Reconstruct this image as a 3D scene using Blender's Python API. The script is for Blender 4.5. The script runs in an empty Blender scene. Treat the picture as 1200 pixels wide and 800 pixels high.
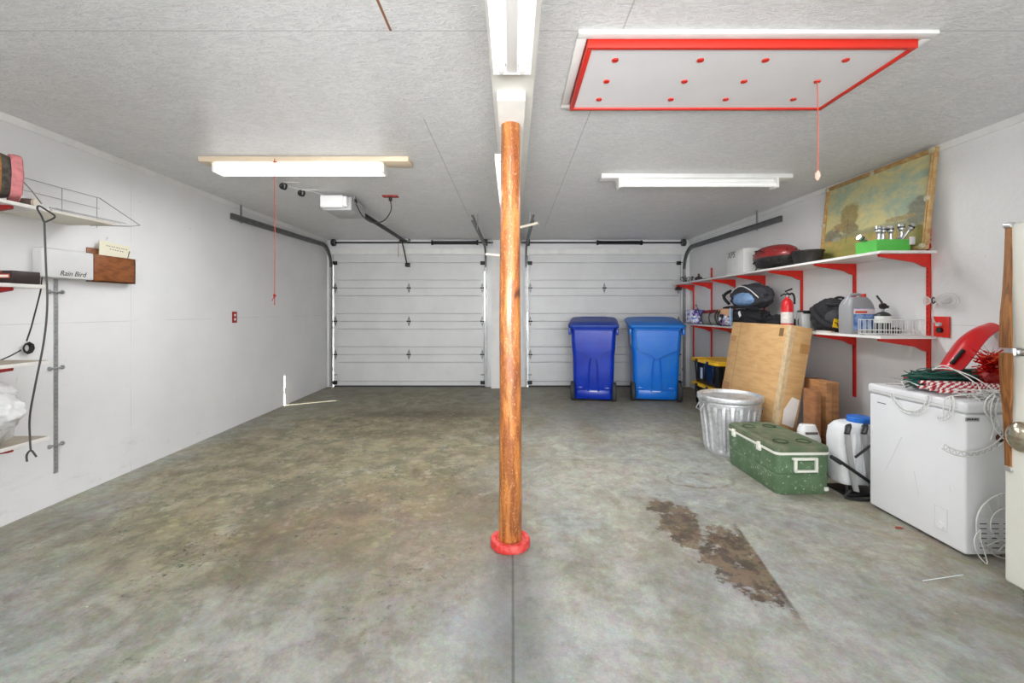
import bpy, bmesh, math, random
from mathutils import Vector, Matrix, noise
random.seed(7)
C = bpy.context.scene.collection
PI = math.pi
V = Vector

# ------------------------------------------------------------------ materials
class NT:
    def __init__(s, name):
        s.m = bpy.data.materials.new(name); s.m.use_nodes = True
        s.n = s.m.node_tree.nodes; s.l = s.m.node_tree.links
        s.b = s.n['Principled BSDF']
    def new(s, t, **kw):
        n = s.n.new(t)
        for k, v in kw.items(): setattr(n, k, v)
        return n
    def put(s, sock, v):
        if isinstance(v, bpy.types.NodeSocket): s.l.new(v, sock)
        elif v is not None: sock.default_value = v
    def math(s, op, a, b=None, c=None, clamp=False):
        n = s.new('ShaderNodeMath', operation=op, use_clamp=clamp)
        s.put(n.inputs[0], a); s.put(n.inputs[1], b); s.put(n.inputs[2], c)
        return n.outputs[0]
    def mix(s, f, a, b, blend='MIX'):
        n = s.new('ShaderNodeMix', data_type='RGBA', blend_type=blend)
        s.put(n.inputs[0], f); s.put(n.inputs[6], a); s.put(n.inputs[7], b)
        return n.outputs[2]
    def noise(s, vec, scale, detail=4, rough=.5, dist=0):
        n = s.new('ShaderNodeTexNoise'); s.put(n.inputs['Vector'], vec)
        n.inputs['Scale'].default_value = scale; n.inputs['Detail'].default_value = detail
        n.inputs['Roughness'].default_value = rough; n.inputs['Distortion'].default_value = dist
        return n.outputs['Fac']
    def step(s, v, lo, hi, a=0., b=1.):
        n = s.new('ShaderNodeMapRange', interpolation_type='SMOOTHSTEP')
        s.put(n.inputs[0], v); n.inputs[1].default_value = lo; n.inputs[2].default_value = hi
        n.inputs[3].default_value = a; n.inputs[4].default_value = b
        return n.outputs[0]
    def mapping(s, vec, loc=(0,0,0), rot=(0,0,0), scale=(1,1,1)):
        n = s.new('ShaderNodeMapping'); s.put(n.inputs[0], vec)
        n.inputs[1].default_value = loc; n.inputs[2].default_value = rot; n.inputs[3].default_value = scale
        return n.outputs[0]
    def obj(s): return s.new('ShaderNodeTexCoord').outputs['Object']
    def gen(s): return s.new('ShaderNodeTexCoord').outputs['Generated']
    def sep(s, v):
        n = s.new('ShaderNodeSeparateXYZ'); s.put(n.inputs[0], v); return n.outputs
    def bump(s, h, strength, dist=.01):
        n = s.new('ShaderNodeBump'); n.inputs['Strength'].default_value = strength
        n.inputs['Distance'].default_value = dist; s.put(n.inputs['Height'], h)
        s.l.new(n.outputs[0], s.b.inputs['Normal'])
    def ell(s, xyz, cx, cy, rx, ry, wob, amt, soft=.15):
        """noisy ellipse mask"""
        dx = s.math('DIVIDE', s.math('SUBTRACT', xyz[0], cx), rx)
        dy = s.math('DIVIDE', s.math('SUBTRACT', xyz[1], cy), ry)
        d = s.math('SQRT', s.math('ADD', s.math('MULTIPLY', dx, dx), s.math('MULTIPLY', dy, dy)))
        d = s.math('ADD', d, s.math('MULTIPLY', s.math('SUBTRACT', wob, .5), amt))
        return s.step(d, 1-soft, 1+soft, 1., 0.)
    def line(s, c, at, w):
        d = s.math('ABSOLUTE', s.math('SUBTRACT', c, at))
        return s.step(d, w*.5, w*1.2, 1., 0.)

def srgb(r, g, b):
    f = lambda c: (c/255/12.92) if c/255 <= .04045 else ((c/255+.055)/1.055)**2.4
    return (f(r), f(g), f(b), 1)
_mc = {}
def M(name, rgb, rough=.5, metal=0, var=0, vs=8, bump=0, bs=60, rgb2=None, spec=.5, trans=0, emit=0, alpha=None, coat=0, stretch=None):
    if name in _mc: return _mc[name]
    t = NT(name); b = t.b
    c = srgb(*rgb)
    b.inputs['Base Color'].default_value = c
    b.inputs['Roughness'].default_value = rough; b.inputs['Metallic'].default_value = metal
    b.inputs['Specular IOR Level'].default_value = spec
    b.inputs['Coat Weight'].default_value = coat
    if trans: b.inputs['Transmission Weight'].default_value = trans
    if alpha is not None: b.inputs['Alpha'].default_value = alpha
    if emit:
        b.inputs['Emission Color'].default_value = c; b.inputs['Emission Strength'].default_value = emit
    co = None
    if var or bump:
        co = t.obj()
        if stretch: co = t.mapping(co, scale=stretch)
    if var:
        n = t.noise(co, vs, 6, .6)
        c2 = srgb(*rgb2) if rgb2 else tuple(x*(1-var) for x in c[:3])+(1,)
        f = t.step(n, .38, .66)
        if rgb2: f = t.math('MULTIPLY', f, var)
        t.put(b.inputs['Base Color'], t.mix(f, c, c2))
    if bump: t.bump(t.noise(co, bs, 4, .6), bump, .004)
    _mc[name] = t.m
    return t.m

# ------------------------------------------------------------------ mesh builder
def catmull(pts, k=6, closed=False):
    pts = [V(p) for p in pts]
    n = len(pts); out = []
    rng = n if closed else n-1
    for i in range(rng):
        g = lambda j: pts[j % n] if closed else pts[max(0, min(n-1, j))]
        p0, p1, p2, p3 = g(i-1), g(i), g(i+1), g(i+2)
        for s in range(k):
            t = s/k
            out.append(.5*((2*p1)+(p2-p0)*t+(2*p0-5*p1+4*p2-p3)*t*t+(3*p1-p0-3*p2+p3)*t**3))
    if not closed: out.append(pts[-1])
    return out

class MB:
    def __init__(s): s.bm = bmesh.new(); s.mats = []
    def mi(s, m):
        if m not in s.mats: s.mats.append(m)
        return s.mats.index(m)
    def merge(s, t, m, mx=None):
        if mx is not None: bmesh.ops.transform(t, matrix=mx, verts=t.verts)
        me = bpy.data.meshes.new('t'); 
        if m is not None:
            i = s.mi(m)
            for f in t.faces: f.material_index = i
        t.to_mesh(me); t.free(); s.bm.from_mesh(me); bpy.data.meshes.remove(me)
        return s
    def box(s, lo, hi, m, bev=0, seg=2, mx=None):
        t = bmesh.new(); bmesh.ops.create_cube(t, size=1)
        lo, hi = V(lo), V(hi)
        for v in t.verts: v.co = V([lo[i]+(v.co[i]+.5)*(hi[i]-lo[i]) for i in range(3)])
        if bev: bmesh.ops.bevel(t, geom=list(t.edges), offset=bev, segments=seg, affect='EDGES', profile=.5)
        return s.merge(t, m, mx)
    def cyl(s, p0, p1, r0, m, r1=None, n=16, mx=None):
        p0, p1 = V(p0), V(p1); r1 = r0 if r1 is None else r1
        d = (p1-p0); t = bmesh.new()
        bmesh.ops.create_cone(t, cap_ends=True, segments=n, radius1=r0, radius2=r1, depth=d.length)
        q = d.to_track_quat('Z', 'Y').to_matrix().to_4x4()
        bmesh.ops.transform(t, matrix=Matrix.Translation((p0+p1)/2) @ q, verts=t.verts)
        return s.merge(t, m, mx)
    def loft(s, rings, m, cap=True, closed=False, mx=None, matfn=None):
        t = bmesh.new(); vs = [[t.verts.new(p) for p in r] for r in rings]
        n = len(rings[0]); R = len(rings)
        for i in range(R if closed else R-1):
            for j in range(n):
                a, b = vs[i], vs[(i+1) % R]
                try: f = t.faces.new((a[j], a[(j+1) % n], b[(j+1) % n], b[j]))
                except ValueError: continue
                if matfn: f.material_index = s.mi(matfn(i, j))
        if cap and not closed:
            f1 = t.faces.new(list(reversed(vs[0]))); f2 = t.faces.new(vs[-1])
            if matfn: f1.material_index = f2.material_index = s.mi(matfn(0, 0))
        bmesh.ops.recalc_face_normals(t, faces=t.faces)
        return s.merge(t, None if matfn else m, mx)
    def tube(s, pts, r, m, n=8, closed=False, k=0, mx=None, matfn=None, flat=1.0):
        if k: pts = catmull(pts, k, closed)
        pts = [V(p) for p in pts]; N = len(pts); rings = []; up = None
        for i, p in enumerate(pts):
            a = pts[(i-1) % N] if (closed or i) else p
            b = pts[(i+1) % N] if (closed or i < N-1) else p
            d = (b-a).normalized() if (b-a).length > 1e-9 else V((0,0,1))
            if up is None: up = d.orthogonal().normalized()
            up = (up - d*up.dot(d)); up = up.normalized() if up.length > 1e-6 else d.orthogonal().normalized()
            sd = d.cross(up); rr = r(i/(max(1,N-1))) if callable(r) else r
            rings.append([p+up*math.cos(2*PI*j/n)*rr+sd*math.sin(2*PI*j/n)*rr*flat for j in range(n)])
        return s.loft(rings, m, cap=not closed, closed=closed, mx=mx, matfn=matfn)
    def lathe(s, prof, m, n=32, c=(0,0,0), ell=(1,1), mx=None, wob=None, cap=True):
        rings = []
        for (r, z) in prof:
            rings.append([(c[0]+ell[0]*(r+(wob(2*PI*j/n, z) if wob else 0))*math.cos(2*PI*j/n), c[1]+ell[1]*(r+(wob(2*PI*j/n, z) if wob else 0))*math.sin(2*PI*j/n), c[2]+z) for j in range(n)])
        return s.loft(rings, m, cap=cap, mx=mx)
    def prism(s, poly, ax, a, b, m, bev=0, mx=None):
        def P(u, v, w): return {0: (w, u, v), 1: (u, w, v), 2: (u, v, w)}[ax]
        t = bmesh.new()
        A = [t.verts.new(P(u, v, a)) for u, v in poly]; B = [t.verts.new(P(u, v, b)) for u, v in poly]
        t.faces.new(A); t.faces.new(list(reversed(B)))
        for i in range(len(poly)):
            j = (i+1) % len(poly); t.faces.new((A[j], A[i], B[i], B[j]))
        bmesh.ops.recalc_face_normals(t, faces=t.faces)
        if bev: bmesh.ops.bevel(t, geom=list(t.edges), offset=bev, segments=2, affect='EDGES')
        return s.merge(t, m, mx)
    def blob(s, c, r, m, amp=.1, fs=3, p=2.0, sub=4, flat=None, seed=0, mx=None, matfn=None):
        t = bmesh.new(); bmesh.ops.create_icosphere(t, subdivisions=sub, radius=1)
        for v in t.verts:
            d = v.co.normalized()
            q = (abs(d.x)**p+abs(d.y)**p+abs(d.z)**p)**(-1/p)
            nn = noise.fractal(d*fs+V((seed*7.1, seed*3.3, 0)), 1., 2., 3)
            q *= 1+amp*nn
            v.co = V((d.x*q*r[0], d.y*q*r[1], d.z*q*r[2]))+V(c)
            if flat is not None and v.co.z < flat: v.co.z = flat
        if matfn:
            for f in t.faces: f.material_index = s.mi(matfn(f.calc_center_median()-V(c)))
        return s.merge(t, None if matfn else m, mx)
    def rrect(s, w, d, r, z, n=5, ox=0, oy=0):
        out = []
        for qx, qy, a0 in ((1,1,0), (-1,1,PI/2), (-1,-1,PI), (1,-1,1.5*PI)):
            for k in range(n):
                a = a0+PI/2*k/(n-1)
                out.append((ox+qx*(w/2-r)+r*math.cos(a), oy+qy*(d/2-r)+r*math.sin(a), z))
        return out
    def text(s, txt, size, mx, m, ext=.0006, shear=0):
        cu = bpy.data.curves.new('t', 'FONT'); cu.body = txt; cu.size = size; cu.extrude = ext
        cu.align_x = 'CENTER'; cu.align_y = 'CENTER'; cu.shear = shear; cu.resolution_u = 3
        o = bpy.data.objects.new('t', cu); C.objects.link(o)
        dg = bpy.context.evaluated_depsgraph_get(); dg.update()
        me = bpy.data.meshes.new_from_object(o.evaluated_get(dg))
        t = bmesh.new(); t.from_mesh(me)
        bpy.data.objects.remove(o); bpy.data.meshes.remove(me); bpy.data.curves.remove(cu)
        return s.merge(t, m, mx)
    def build(s, name, parent=None, loc=None, rot=None, smooth=35):
        me = bpy.data.meshes.new(name); s.bm.to_mesh(me); s.bm.free()
        for m in s.mats: me.materials.append(m)
        if smooth:
            for p in me.polygons: p.use_smooth = True
            me.set_sharp_from_angle(angle=math.radians(smooth))
        o = bpy.data.objects.new(name, me); C.objects.link(o)
        if parent: o.parent = parent
        if loc: o.location = loc
        if rot: o.rotation_euler = rot
        return o

def frame4(t, x0, x1, y0, y1, w, P, m, bev=.002):
    """rectangular ring of four butting boards; P(u0,u1,v0,v1) -> (lo,hi)"""
    for q in ((x0, x1, y0, y0+w), (x0, x1, y1-w, y1), (x0, x0+w, y0+w+.0004, y1-w-.0004), (x1-w, x1, y0+w+.0004, y1-w-.0004)):
        lo, hi = P(*q); t.box(lo, hi, m, bev)
def tag(o, label, cat, group=None, kind=None):
    o['label'] = label; o['category'] = cat
    if group: o['group'] = group
    if kind: o['kind'] = kind
    return o
def thing(name, label, cat, loc=(0,0,0), rz=0, group=None, rot=None):
    o = bpy.data.objects.new(name, None); C.objects.link(o); o.empty_display_size = .1
    o.location = loc; o.rotation_euler = rot or (0, 0, rz)
    return tag(o, label, cat, group)
def struct(mb, name, smooth=35, parent=None):
    o = mb.build(name, parent, smooth=smooth)
    if not parent: o['kind'] = 'structure'
    return o
def dup(root, loc=None, rz=None, label=None):
    r = root.copy(); C.objects.link(r)
    if loc: r.location = loc
    if rz is not None: r.rotation_euler = (0, 0, rz)
    if label: r['label'] = label
    for ch in list(root.children):
        c = ch.copy(); C.objects.link(c); c.parent = r
        for g in list(ch.children):
            d = g.copy(); C.objects.link(d); d.parent = c
    return r

# ------------------------------------------------------------------ room numbers
CAMZ, H, YB, YR = 1.235, 2.36, 7.13, -2.7
def wl(y): return -2.91-.012*(y-2.5)
def wr(y): return 2.93-.02*(y-2.55)

# ---- wall material
def wall_mat(name, base, seams, bump=.25):
    t = NT(name); co = t.obj(); x = t.sep(co)
    n1 = t.noise(co, 1.3, 5, .6); n2 = t.noise(co, 38, 5, .6)
    c = t.mix(t.step(n1, .35, .7), srgb(*base), srgb(*[b-7 for b in base]))
    sp = t.step(t.noise(co, 17, 3, .5), .735, .78)
    c = t.mix(t.math('MULTIPLY', sp, .35), c, srgb(150, 146, 140))
    sm = None
    for ax, at, w in seams:
        l = t.line(x[ax], at, w); sm = l if sm is None else t.math('MAXIMUM', sm, l)
    if sm is not None:
        brk = t.step(t.noise(co, 3.1, 2, .5), .38, .58)
        sm = t.math('MULTIPLY', sm, brk)
        c = t.mix(t.math('MULTIPLY', sm, .3), c, srgb(135, 133, 130))
    # scuffs near the floor
    low = t.step(x[2], .0, .5, 1, 0)
    sc = t.math('MULTIPLY', low, t.step(t.noise(t.mapping(co, scale=(1, 1, 3)), 4, 6, .7), .56, .8))
    c = t.mix(t.math('MULTIPLY', sc, .3), c, srgb(120, 112, 104))
    t.put(t.b.inputs['Base Color'], c)
    t.b.inputs['Roughness'].default_value = .6
    t.bump(n2, bump, .006)
    return t.m
WL = wall_mat('painted_wall_left', (226, 226, 227), [(2, 1.15, .003), (1, 3.40, .002)])
WR = wall_mat('painted_wall_right', (232, 232, 232), [(2, 1.135, .003)])
WB = wall_mat('painted_wall_back', (222, 223, 224), [])
TRIM = M('trim_white', (230, 230, 228), .5, var=.08, vs=6)

def ceiling_mat():
    t = NT('textured_ceiling'); co = t.obj(); x = t.sep(co)
    # trowel strokes: stretched distorted noise in two directions, chosen by a slow noise
    s1 = t.noise(t.mapping(co, rot=(0, 0, .5), scale=(1, 4.0, 1)), 11, 6, .65, 1.2)
    s2 = t.noise(t.mapping(co, rot=(0, 0, -.8), scale=(1, 4.0, 1)), 11, 6, .65, 1.2)
    s3 = t.noise(t.mapping(co, rot=(0, 0, 1.5), scale=(1, 3.0, 1)), 15, 6, .65, 1.0)
    pick = t.step(t.noise(co, 3.5, 3, .5), .42, .58); pick2 = t.step(t.noise(co, 2.7, 3, .5), .48, .62)
    h = t.mix(pick2, t.mix(pick, s1, s2), s3)
    rid = t.math('ABSOLUTE', t.math('SUBTRACT', h, .5))
    rid = t.step(rid, 0, .09, 1, 0)
    hh = t.math('ADD', t.math('MULTIPLY', rid, .5), t.math('MULTIPLY', h, 1.2))
    c = t.mix(t.math('MULTIPLY', rid, .6), srgb(212, 212, 212), srgb(238, 238, 238))
    sm = None
    for ax, at, w, lo, hi, oax in ((1, 1.79, .003, -3, 3, 0), (0, -.52, .004, 2.6, 5.4, 1), (0, .445, .004, 1.0, 6.1, 1)):
        l = t.line(x[ax], at, w)
        l = t.math('MULTIPLY', l, t.math('MULTIPLY', t.math('GREATER_THAN', x[oax], lo), t.math('LESS_THAN', x[oax], hi)))
        sm = l if sm is None else t.math('MAXIMUM', sm, l)
    c = t.mix(t.math('MULTIPLY', sm, .45), c, srgb(120, 120, 120))
    g = t.math('MULTIPLY', t.line(x[0], -.489, .006), t.math('LESS_THAN', x[1], 1.79))
    c = t.mix(g, c, srgb(140, 84, 38))
    t.put(t.b.inputs['Base Color'], c)
    t.b.inputs['Roughness'].default_value = .33
    t.bump(hh, .55, .013)
    return t.m

def floor_mat():
    t = NT('stained_concrete'); co = t.obj(); x = t.sep(co)
    nb = t.noise(co, 1.1, 7, .62); nm = t.noise(co, 4.5, 7, .65, .4); nf = t.noise(co, 26, 6, .7); nt = t.noise(co, 110, 3, .6)
    grey = srgb(166, 164, 152); blue = srgb(150, 154, 152); tan = srgb(146, 135, 104); brown = srgb(98, 84, 60)
    c = t.mix(t.step(nb, .4, .62), grey, blue)
    c = t.mix(t.math('MULTIPLY', t.step(nm, .45, .75), .5), c, srgb(176, 172, 158))
    # left bay: tyre-tracked tan zone
    z1 = t.ell(x, -1.35, 4.1, 1.35, 2.6, nb, 1.2, .35)
    c = t.mix(t.math('MULTIPLY', z1, .9), c, t.mix(t.step(nm, .44, .58), tan, srgb(118, 112, 88)))
    z2 = t.math('MULTIPLY', z1, t.step(t.noise(t.mapping(co, loc=(3, 1, 0), scale=(1, .55, 1)), 2.0, 7, .7, .5), .5, .68))
    c = t.mix(t.math('MULTIPLY', z2, .8), c, brown)
    mt = t.step(t.noise(t.mapping(co, loc=(2, 7, 0)), 9, 8, .75, .3), .36, .66)
    c = t.mix(t.math('MULTIPLY', mt, .5), c, srgb(104, 98, 84))
    ml = t.step(t.noise(t.mapping(co, loc=(8, 1, 0), scale=(1, .8, 1)), 6, 8, .75, .6), .52, .7)
    c = t.mix(t.math('MULTIPLY', ml, .55), c, srgb(186, 184, 172))
    # worn patch in front of the post
    zp = t.ell(x, -.62, 2.55, .75, .6, nm, 1.5, .4)
    c = t.mix(t.math('MULTIPLY', zp, .45), c, srgb(122, 104, 84))
    # back of both bays is darker and browner
    zb = t.step(t.math('ADD', x[1], t.math('MULTIPLY', nb, 1.4)), 4.9, 6.6)
    c = t.mix(t.math('MULTIPLY', zb, .6), c, srgb(122, 117, 99))
    for cx, cy, rx, ry, a, col in ((-1.05, 5.25, .75, .16, .75, (84, 72, 54)), (-1.2, 4.45, .42, .12, .6, (92, 80, 60)), (-.75, 5.1, .25, .55, .4, (95, 84, 64)),
                              (.1, 3.6, .25, .18, .3, (120, 118, 100)), (.78, 4.6, .13, .5, .35, (112, 98, 78)), (1.0, 5.1, .3, .5, .3, (95, 96, 96)),
                              (-1.5, 2.95, .16, .35, .5, (78, 76, 70)), (-1.0, 2.75, .2, .1, .4, (88, 84, 72))):
        c = t.mix(t.math('MULTIPLY', t.ell(x, cx, cy, rx, ry, nm, 2.4, .5), a), c, srgb(*col))
    # pock marks of aggregate in the tan zone
    vo = t.new('ShaderNodeTexVoronoi'); vo.inputs['Randomness'].default_value = 1
    t.put(vo.inputs['Vector'], t.mix(.12, co, t.new('ShaderNodeTexNoise').outputs['Color'])); vo.inputs['Scale'].default_value = 15
    pk = t.math('MULTIPLY', t.step(vo.outputs['Distance'], .22, .42, 1, 0), t.math('MULTIPLY', z1, t.step(t.noise(t.mapping(co, loc=(3, 8, 0)), 6, 5, .7), .46, .56)))
    c = t.mix(t.math('MULTIPLY', pk, .36), c, srgb(176, 168, 138))
    # fine dark crumbs
    dk = t.math('MULTIPLY', t.step(nf, .63, .72), t.math('ADD', t.math('MULTIPLY', z1, .8), .2))
    dk = t.math('MULTIPLY', dk, t.step(t.noise(co, 2.6, 4, .6), .5, .62))
    c = t.mix(t.math('MULTIPLY', dk, .6), c, srgb(66, 64, 58))
    # near-left pale bluish zone
    zn = t.step(t.math('ADD', x[1], t.math('MULTIPLY', nm, .8)), 2.0, 2.75, 1, 0)
    c = t.mix(t.math('MULTIPLY', zn, .5), c, t.mix(t.step(nm, .42, .6), srgb(164, 168, 168), srgb(132, 134, 130)))
    # the two dark damp stains in the right bay
    wob = t.math('ADD', t.math('MULTIPLY', t.noise(co, 7, 7, .72), .8), t.math('MULTIPLY', nf, .25))
    sA = t.ell(x, .97, 2.60, .13, .30, wob, 3.0, .12)
    sB = t.ell(x, 1.12, 2.20, .17, .36, wob, 3.0, .12)
    ln = t.math('SUBTRACT', x[0], t.math('ADD', 1.14, t.math('MULTIPLY', t.math('SUBTRACT', x[1], 1.68), .17)))
    cut = t.step(ln, -.004, .012, 1, 0)
    tail = t.math('MULTIPLY', t.math('MULTIPLY', t.step(ln, -.05, -.005), cut), t.math('MULTIPLY', t.step(x[1], 1.6, 1.95), t.step(x[1], 2.5, 2.6, 1, 0)))
    tail = t.math('MULTIPLY', tail, t.step(nf, .34, .5))
    st = t.math('MAXIMUM', sA, t.math('MAXIMUM', t.math('MULTIPLY', sB, cut), tail))
    holes = t.step(t.noise(t.mapping(co, loc=(9, 0, 0)), 11, 5, .6), .32, .42)
    st = t.math('MULTIPLY', st, holes)
    c = t.mix(t.math('MULTIPLY', st, .93), c, t.mix(t.step(t.noise(co, 9, 6, .7), .44, .56), srgb(112, 92, 70), srgb(66, 54, 42)))
    # ring-shaped mark
    e1 = t.ell(x, 1.36, 3.22, .26, .16, nm, .8, .05); e2 = t.ell(x, 1.35, 3.22, .23, .13, nm, .8, .09)
    c = t.mix(t.math('MULTIPLY', t.math('SUBTRACT', e1, e2, clamp=True), t.math('MULTIPLY', t.step(nm, .42, .6), .7)), c, srgb(104, 94, 76))
    # trampled dirt to the right wall
    zr = t.math('MULTIPLY', t.step(x[0], 1.7, 2.4), t.step(nm, .4, .6))
    c = t.mix(t.math('MULTIPLY', zr, .55), c, srgb(140, 124, 98))
    # joints and cracks
    j = t.math('MAXIMUM', t.line(x[0], 0.004, .006), t.math('MULTIPLY', t.line(t.math('ADD', x[1], t.math('MULTIPLY', nb, .01)), 3.67, .006), .6))
    cr = t.math('SUBTRACT', x[1], t.math('ADD', 1.83, t.math('ADD', t.math('MULTIPLY', nb, .35), t.math('MULTIPLY', x[0], -.12))))
    cr = t.math('MULTIPLY', t.line(cr, .0, .004), t.math('MULTIPLY', t.math('GREATER_THAN', x[0], -1.7), t.math('LESS_THAN', x[0], -.45)))
    cr = t.math('MULTIPLY', cr, t.step(nm, .36, .5))
    j = t.math('MAXIMUM', j, t.math('MULTIPLY', cr, .5))
    c = t.mix(t.math('MULTIPLY', j, .65), c, srgb(66, 61, 54))
    # paint flecks
    fl = t.step(t.noise(t.mapping(co, loc=(5, 5, 0)), 24, 2, .4), .76, .79)
    c = t.mix(t.math('MULTIPLY', fl, .6), c, srgb(222, 222, 216))
    c = t.mix(t.math('MULTIPLY', t.step(nt, .3, .7), .13), c, srgb(60, 60, 56))
    # clustered dark specks in the tan zone and broad grime
    sp = t.math('MULTIPLY', t.step(t.noise(t.mapping(co, loc=(1, 3, 0)), 24, 6, .8), .55, .61), t.step(t.noise(t.mapping(co, loc=(6, 3, 0)), 2.6, 6, .7), .49, .58))
    c = t.mix(t.math('MULTIPLY', sp, t.math('ADD', t.math('MULTIPLY', z1, .75), .12)), c, srgb(56, 54, 48))
    gr = t.step(t.noise(t.mapping(co, loc=(12, 3, 0), rot=(0, 0, .4), scale=(1, .7, 1)), 1.6, 8, .7, .4), .44, .66)
    c = t.mix(t.math('MULTIPLY', gr, .42), c, srgb(96, 88, 72))
    for sc_, am in ((3.2, .10), (9, .18), (42, .34)):
        cn = t.new('ShaderNodeTexNoise'); t.put(cn.inputs['Vector'], t.mapping(co, loc=(sc_, 4, 0), rot=(0, 0, .3), scale=(1, .8, 1))); cn.inputs['Scale'].default_value = sc_; cn.inputs['Detail'].default_value = 6; cn.inputs['Roughness'].default_value = .7
        hs = t.new('ShaderNodeHueSaturation'); t.put(hs.inputs['Color'], cn.outputs['Color']); hs.inputs['Saturation'].default_value = .55; hs.inputs['Value'].default_value = 1.0
        bc = t.new('ShaderNodeBrightContrast'); t.put(bc.inputs[0], hs.outputs[0]); bc.inputs['Contrast'].default_value = 1.1
        c = t.mix(am, c, bc.outputs[0], 'SOFT_LIGHT')
    jg = t.math('MULTIPLY', t.ell(x, .02, 1.95, .16, .55, nm, 1.6, .4), .4)
    c = t.mix(jg, c, srgb(104, 106, 110))
    t.put(t.b.inputs['Base Color'], c)
    t.put(t.b.inputs['Roughness'], t.step(nm, .3, .7, .5, .8))
    t.b.inputs['Specular IOR Level'].default_value = .3
    t.bump(t.math('SUBTRACT', t.math('ADD', t.math('MULTIPLY', nf, .35), t.math('MULTIPLY', nm, .4)), t.math('MULTIPLY', j, 1.5)), .35, .008)
    return t.m

# ------------------------------------------------------------------ shell
b = MB(); b.box((-3.4, YR-.2, -.1), (3.4, 9.5, 0), floor_mat()); struct(b, 'floor')
b = MB(); b.box((-3.4, YR-.2, H), (3.4, YB+.4, H+.1), ceiling_mat()); struct(b, 'ceiling')
b = MB(); b.prism([(wl(YR), YR-.2), (wl(YB), YB+.3), (-3.3, YB+.3), (-3.3, YR-.2)], 2, 0, H, WL); struct(b, 'wall_left')
b = MB(); b.prism([(wr(YR), YR-.2), (wr(YB), YB+.3), (3.3, YB+.3), (3.3, YR-.2)], 2, 0, H, WR); struct(b, 'wall_right')
# back wall with two door openings; outer pier arris cut back to pass sun
D1, D2, DT = (-2.88, -.41), (.245, 2.715), 2.13
b = MB()
b.box((wl(YB)-.02, YB, 0), (D1[0], YB+.04, DT), WB)
b.prism([(D1[1], YB), (D2[0], YB), (D2[0], YB+.12), (D1[1]+.24, YB+.12)], 2, 0, DT, WB)
b.box((D2[1], YB, 0), (wr(YB)+.02, YB+.12, DT), WB)
b.box((wl(YB)-.02, YB, DT), (wr(YB)+.02, YB+.12, H), WB)
struct(b, 'wall_back')
# unseen rear wall; its wide opening is added to let fill light in
b = MB()
b.box((-3.1, YR-.12, 0), (-2.2, YR, H), WB); b.box((2.2, YR-.12, 0), (3.15, YR, H), WB); b.box((-2.2, YR-.12, 2.15), (2.2, YR, H), WB)
struct(b, 'wall_front')
# ceiling edge strips
b = MB(); b.prism([(wl(YR)-.01, YR), (wl(YB)-.01, YB), (wl(YB)+.012, YB), (wl(YR)+.012, YR)], 2, H-.045, H, TRIM); struct(b, 'trim_1')
b = MB(); b.prism([(wr(YR)+.01, YR), (wr(YB)+.01, YB), (wr(YB)-.012, YB), (wr(YR)-.012, YR)], 2, H-.045, H, TRIM); struct(b, 'trim_2')
# boxed beam down the middle of the ceiling
BEAM = M('beam_paint', (226, 224, 218), .55, var=.08, vs=5)
b = MB(); b.box((-.09, YR, 2.25), (.10, YB, H), BEAM, .003); b.box((-.07, 2.06, 2.206), (.062, 5.2, 2.25), BEAM, .002); struct(b, 'trim_3')
# jamb boards by the doors
b = MB(); b.box((wl(YB)-.005, YB-.02, 0), (-2.90, YB, DT), TRIM, .002); struct(b, 'trim_4')
b = MB(); b.box((2.765, YB-.02, 0), (wr(YB)+.005, YB, DT), TRIM, .002); struct(b, 'trim_5')
b = MB(); b.box((-.33, YB-.02, 0), (.165, YB, DT-.006), TRIM, .002); struct(b, 'trim_6')
# header boards
b = MB(); b.box((-2.93, YB-.02, DT-.005), (2.83, YB, DT+.09), TRIM, .002); struct(b, 'trim_7')

# ------------------------------------------------------------------ common materials
STEEL = M('galvanised_steel', (168, 170, 171), .45, .5, var=.2, vs=20)
DSTEEL = M('dark_track_steel', (112, 113, 113), .5, .4, var=.25, vs=15)
BLACK = M('black_plastic', (28, 28, 30), .45)
BLACKM = M('black_iron', (36, 35, 36), .5, .4)
RUBBER = M('rubber', (52, 54, 56), .8)
RED = M('red_paint', (214, 38, 22), .45, var=.1, vs=20)
DRED = M('dark_red_paint', (150, 24, 22), .5)
WHITE = M('white_plastic', (236, 236, 234), .4)
SHELFW = M('white_melamine', (232, 230, 226), .45, var=.05, vs=10)
CHROME = M('chrome', (205, 205, 205), .28, .9)
DOORP = M('door_steel_paint', (206, 207, 207), .42, var=.06, vs=3, bump=.06, bs=300)
WIREW = M('white_wire', (226, 226, 224), .4)
WIREG = M('grey_wire', (165, 165, 163), .4, .3)

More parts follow.
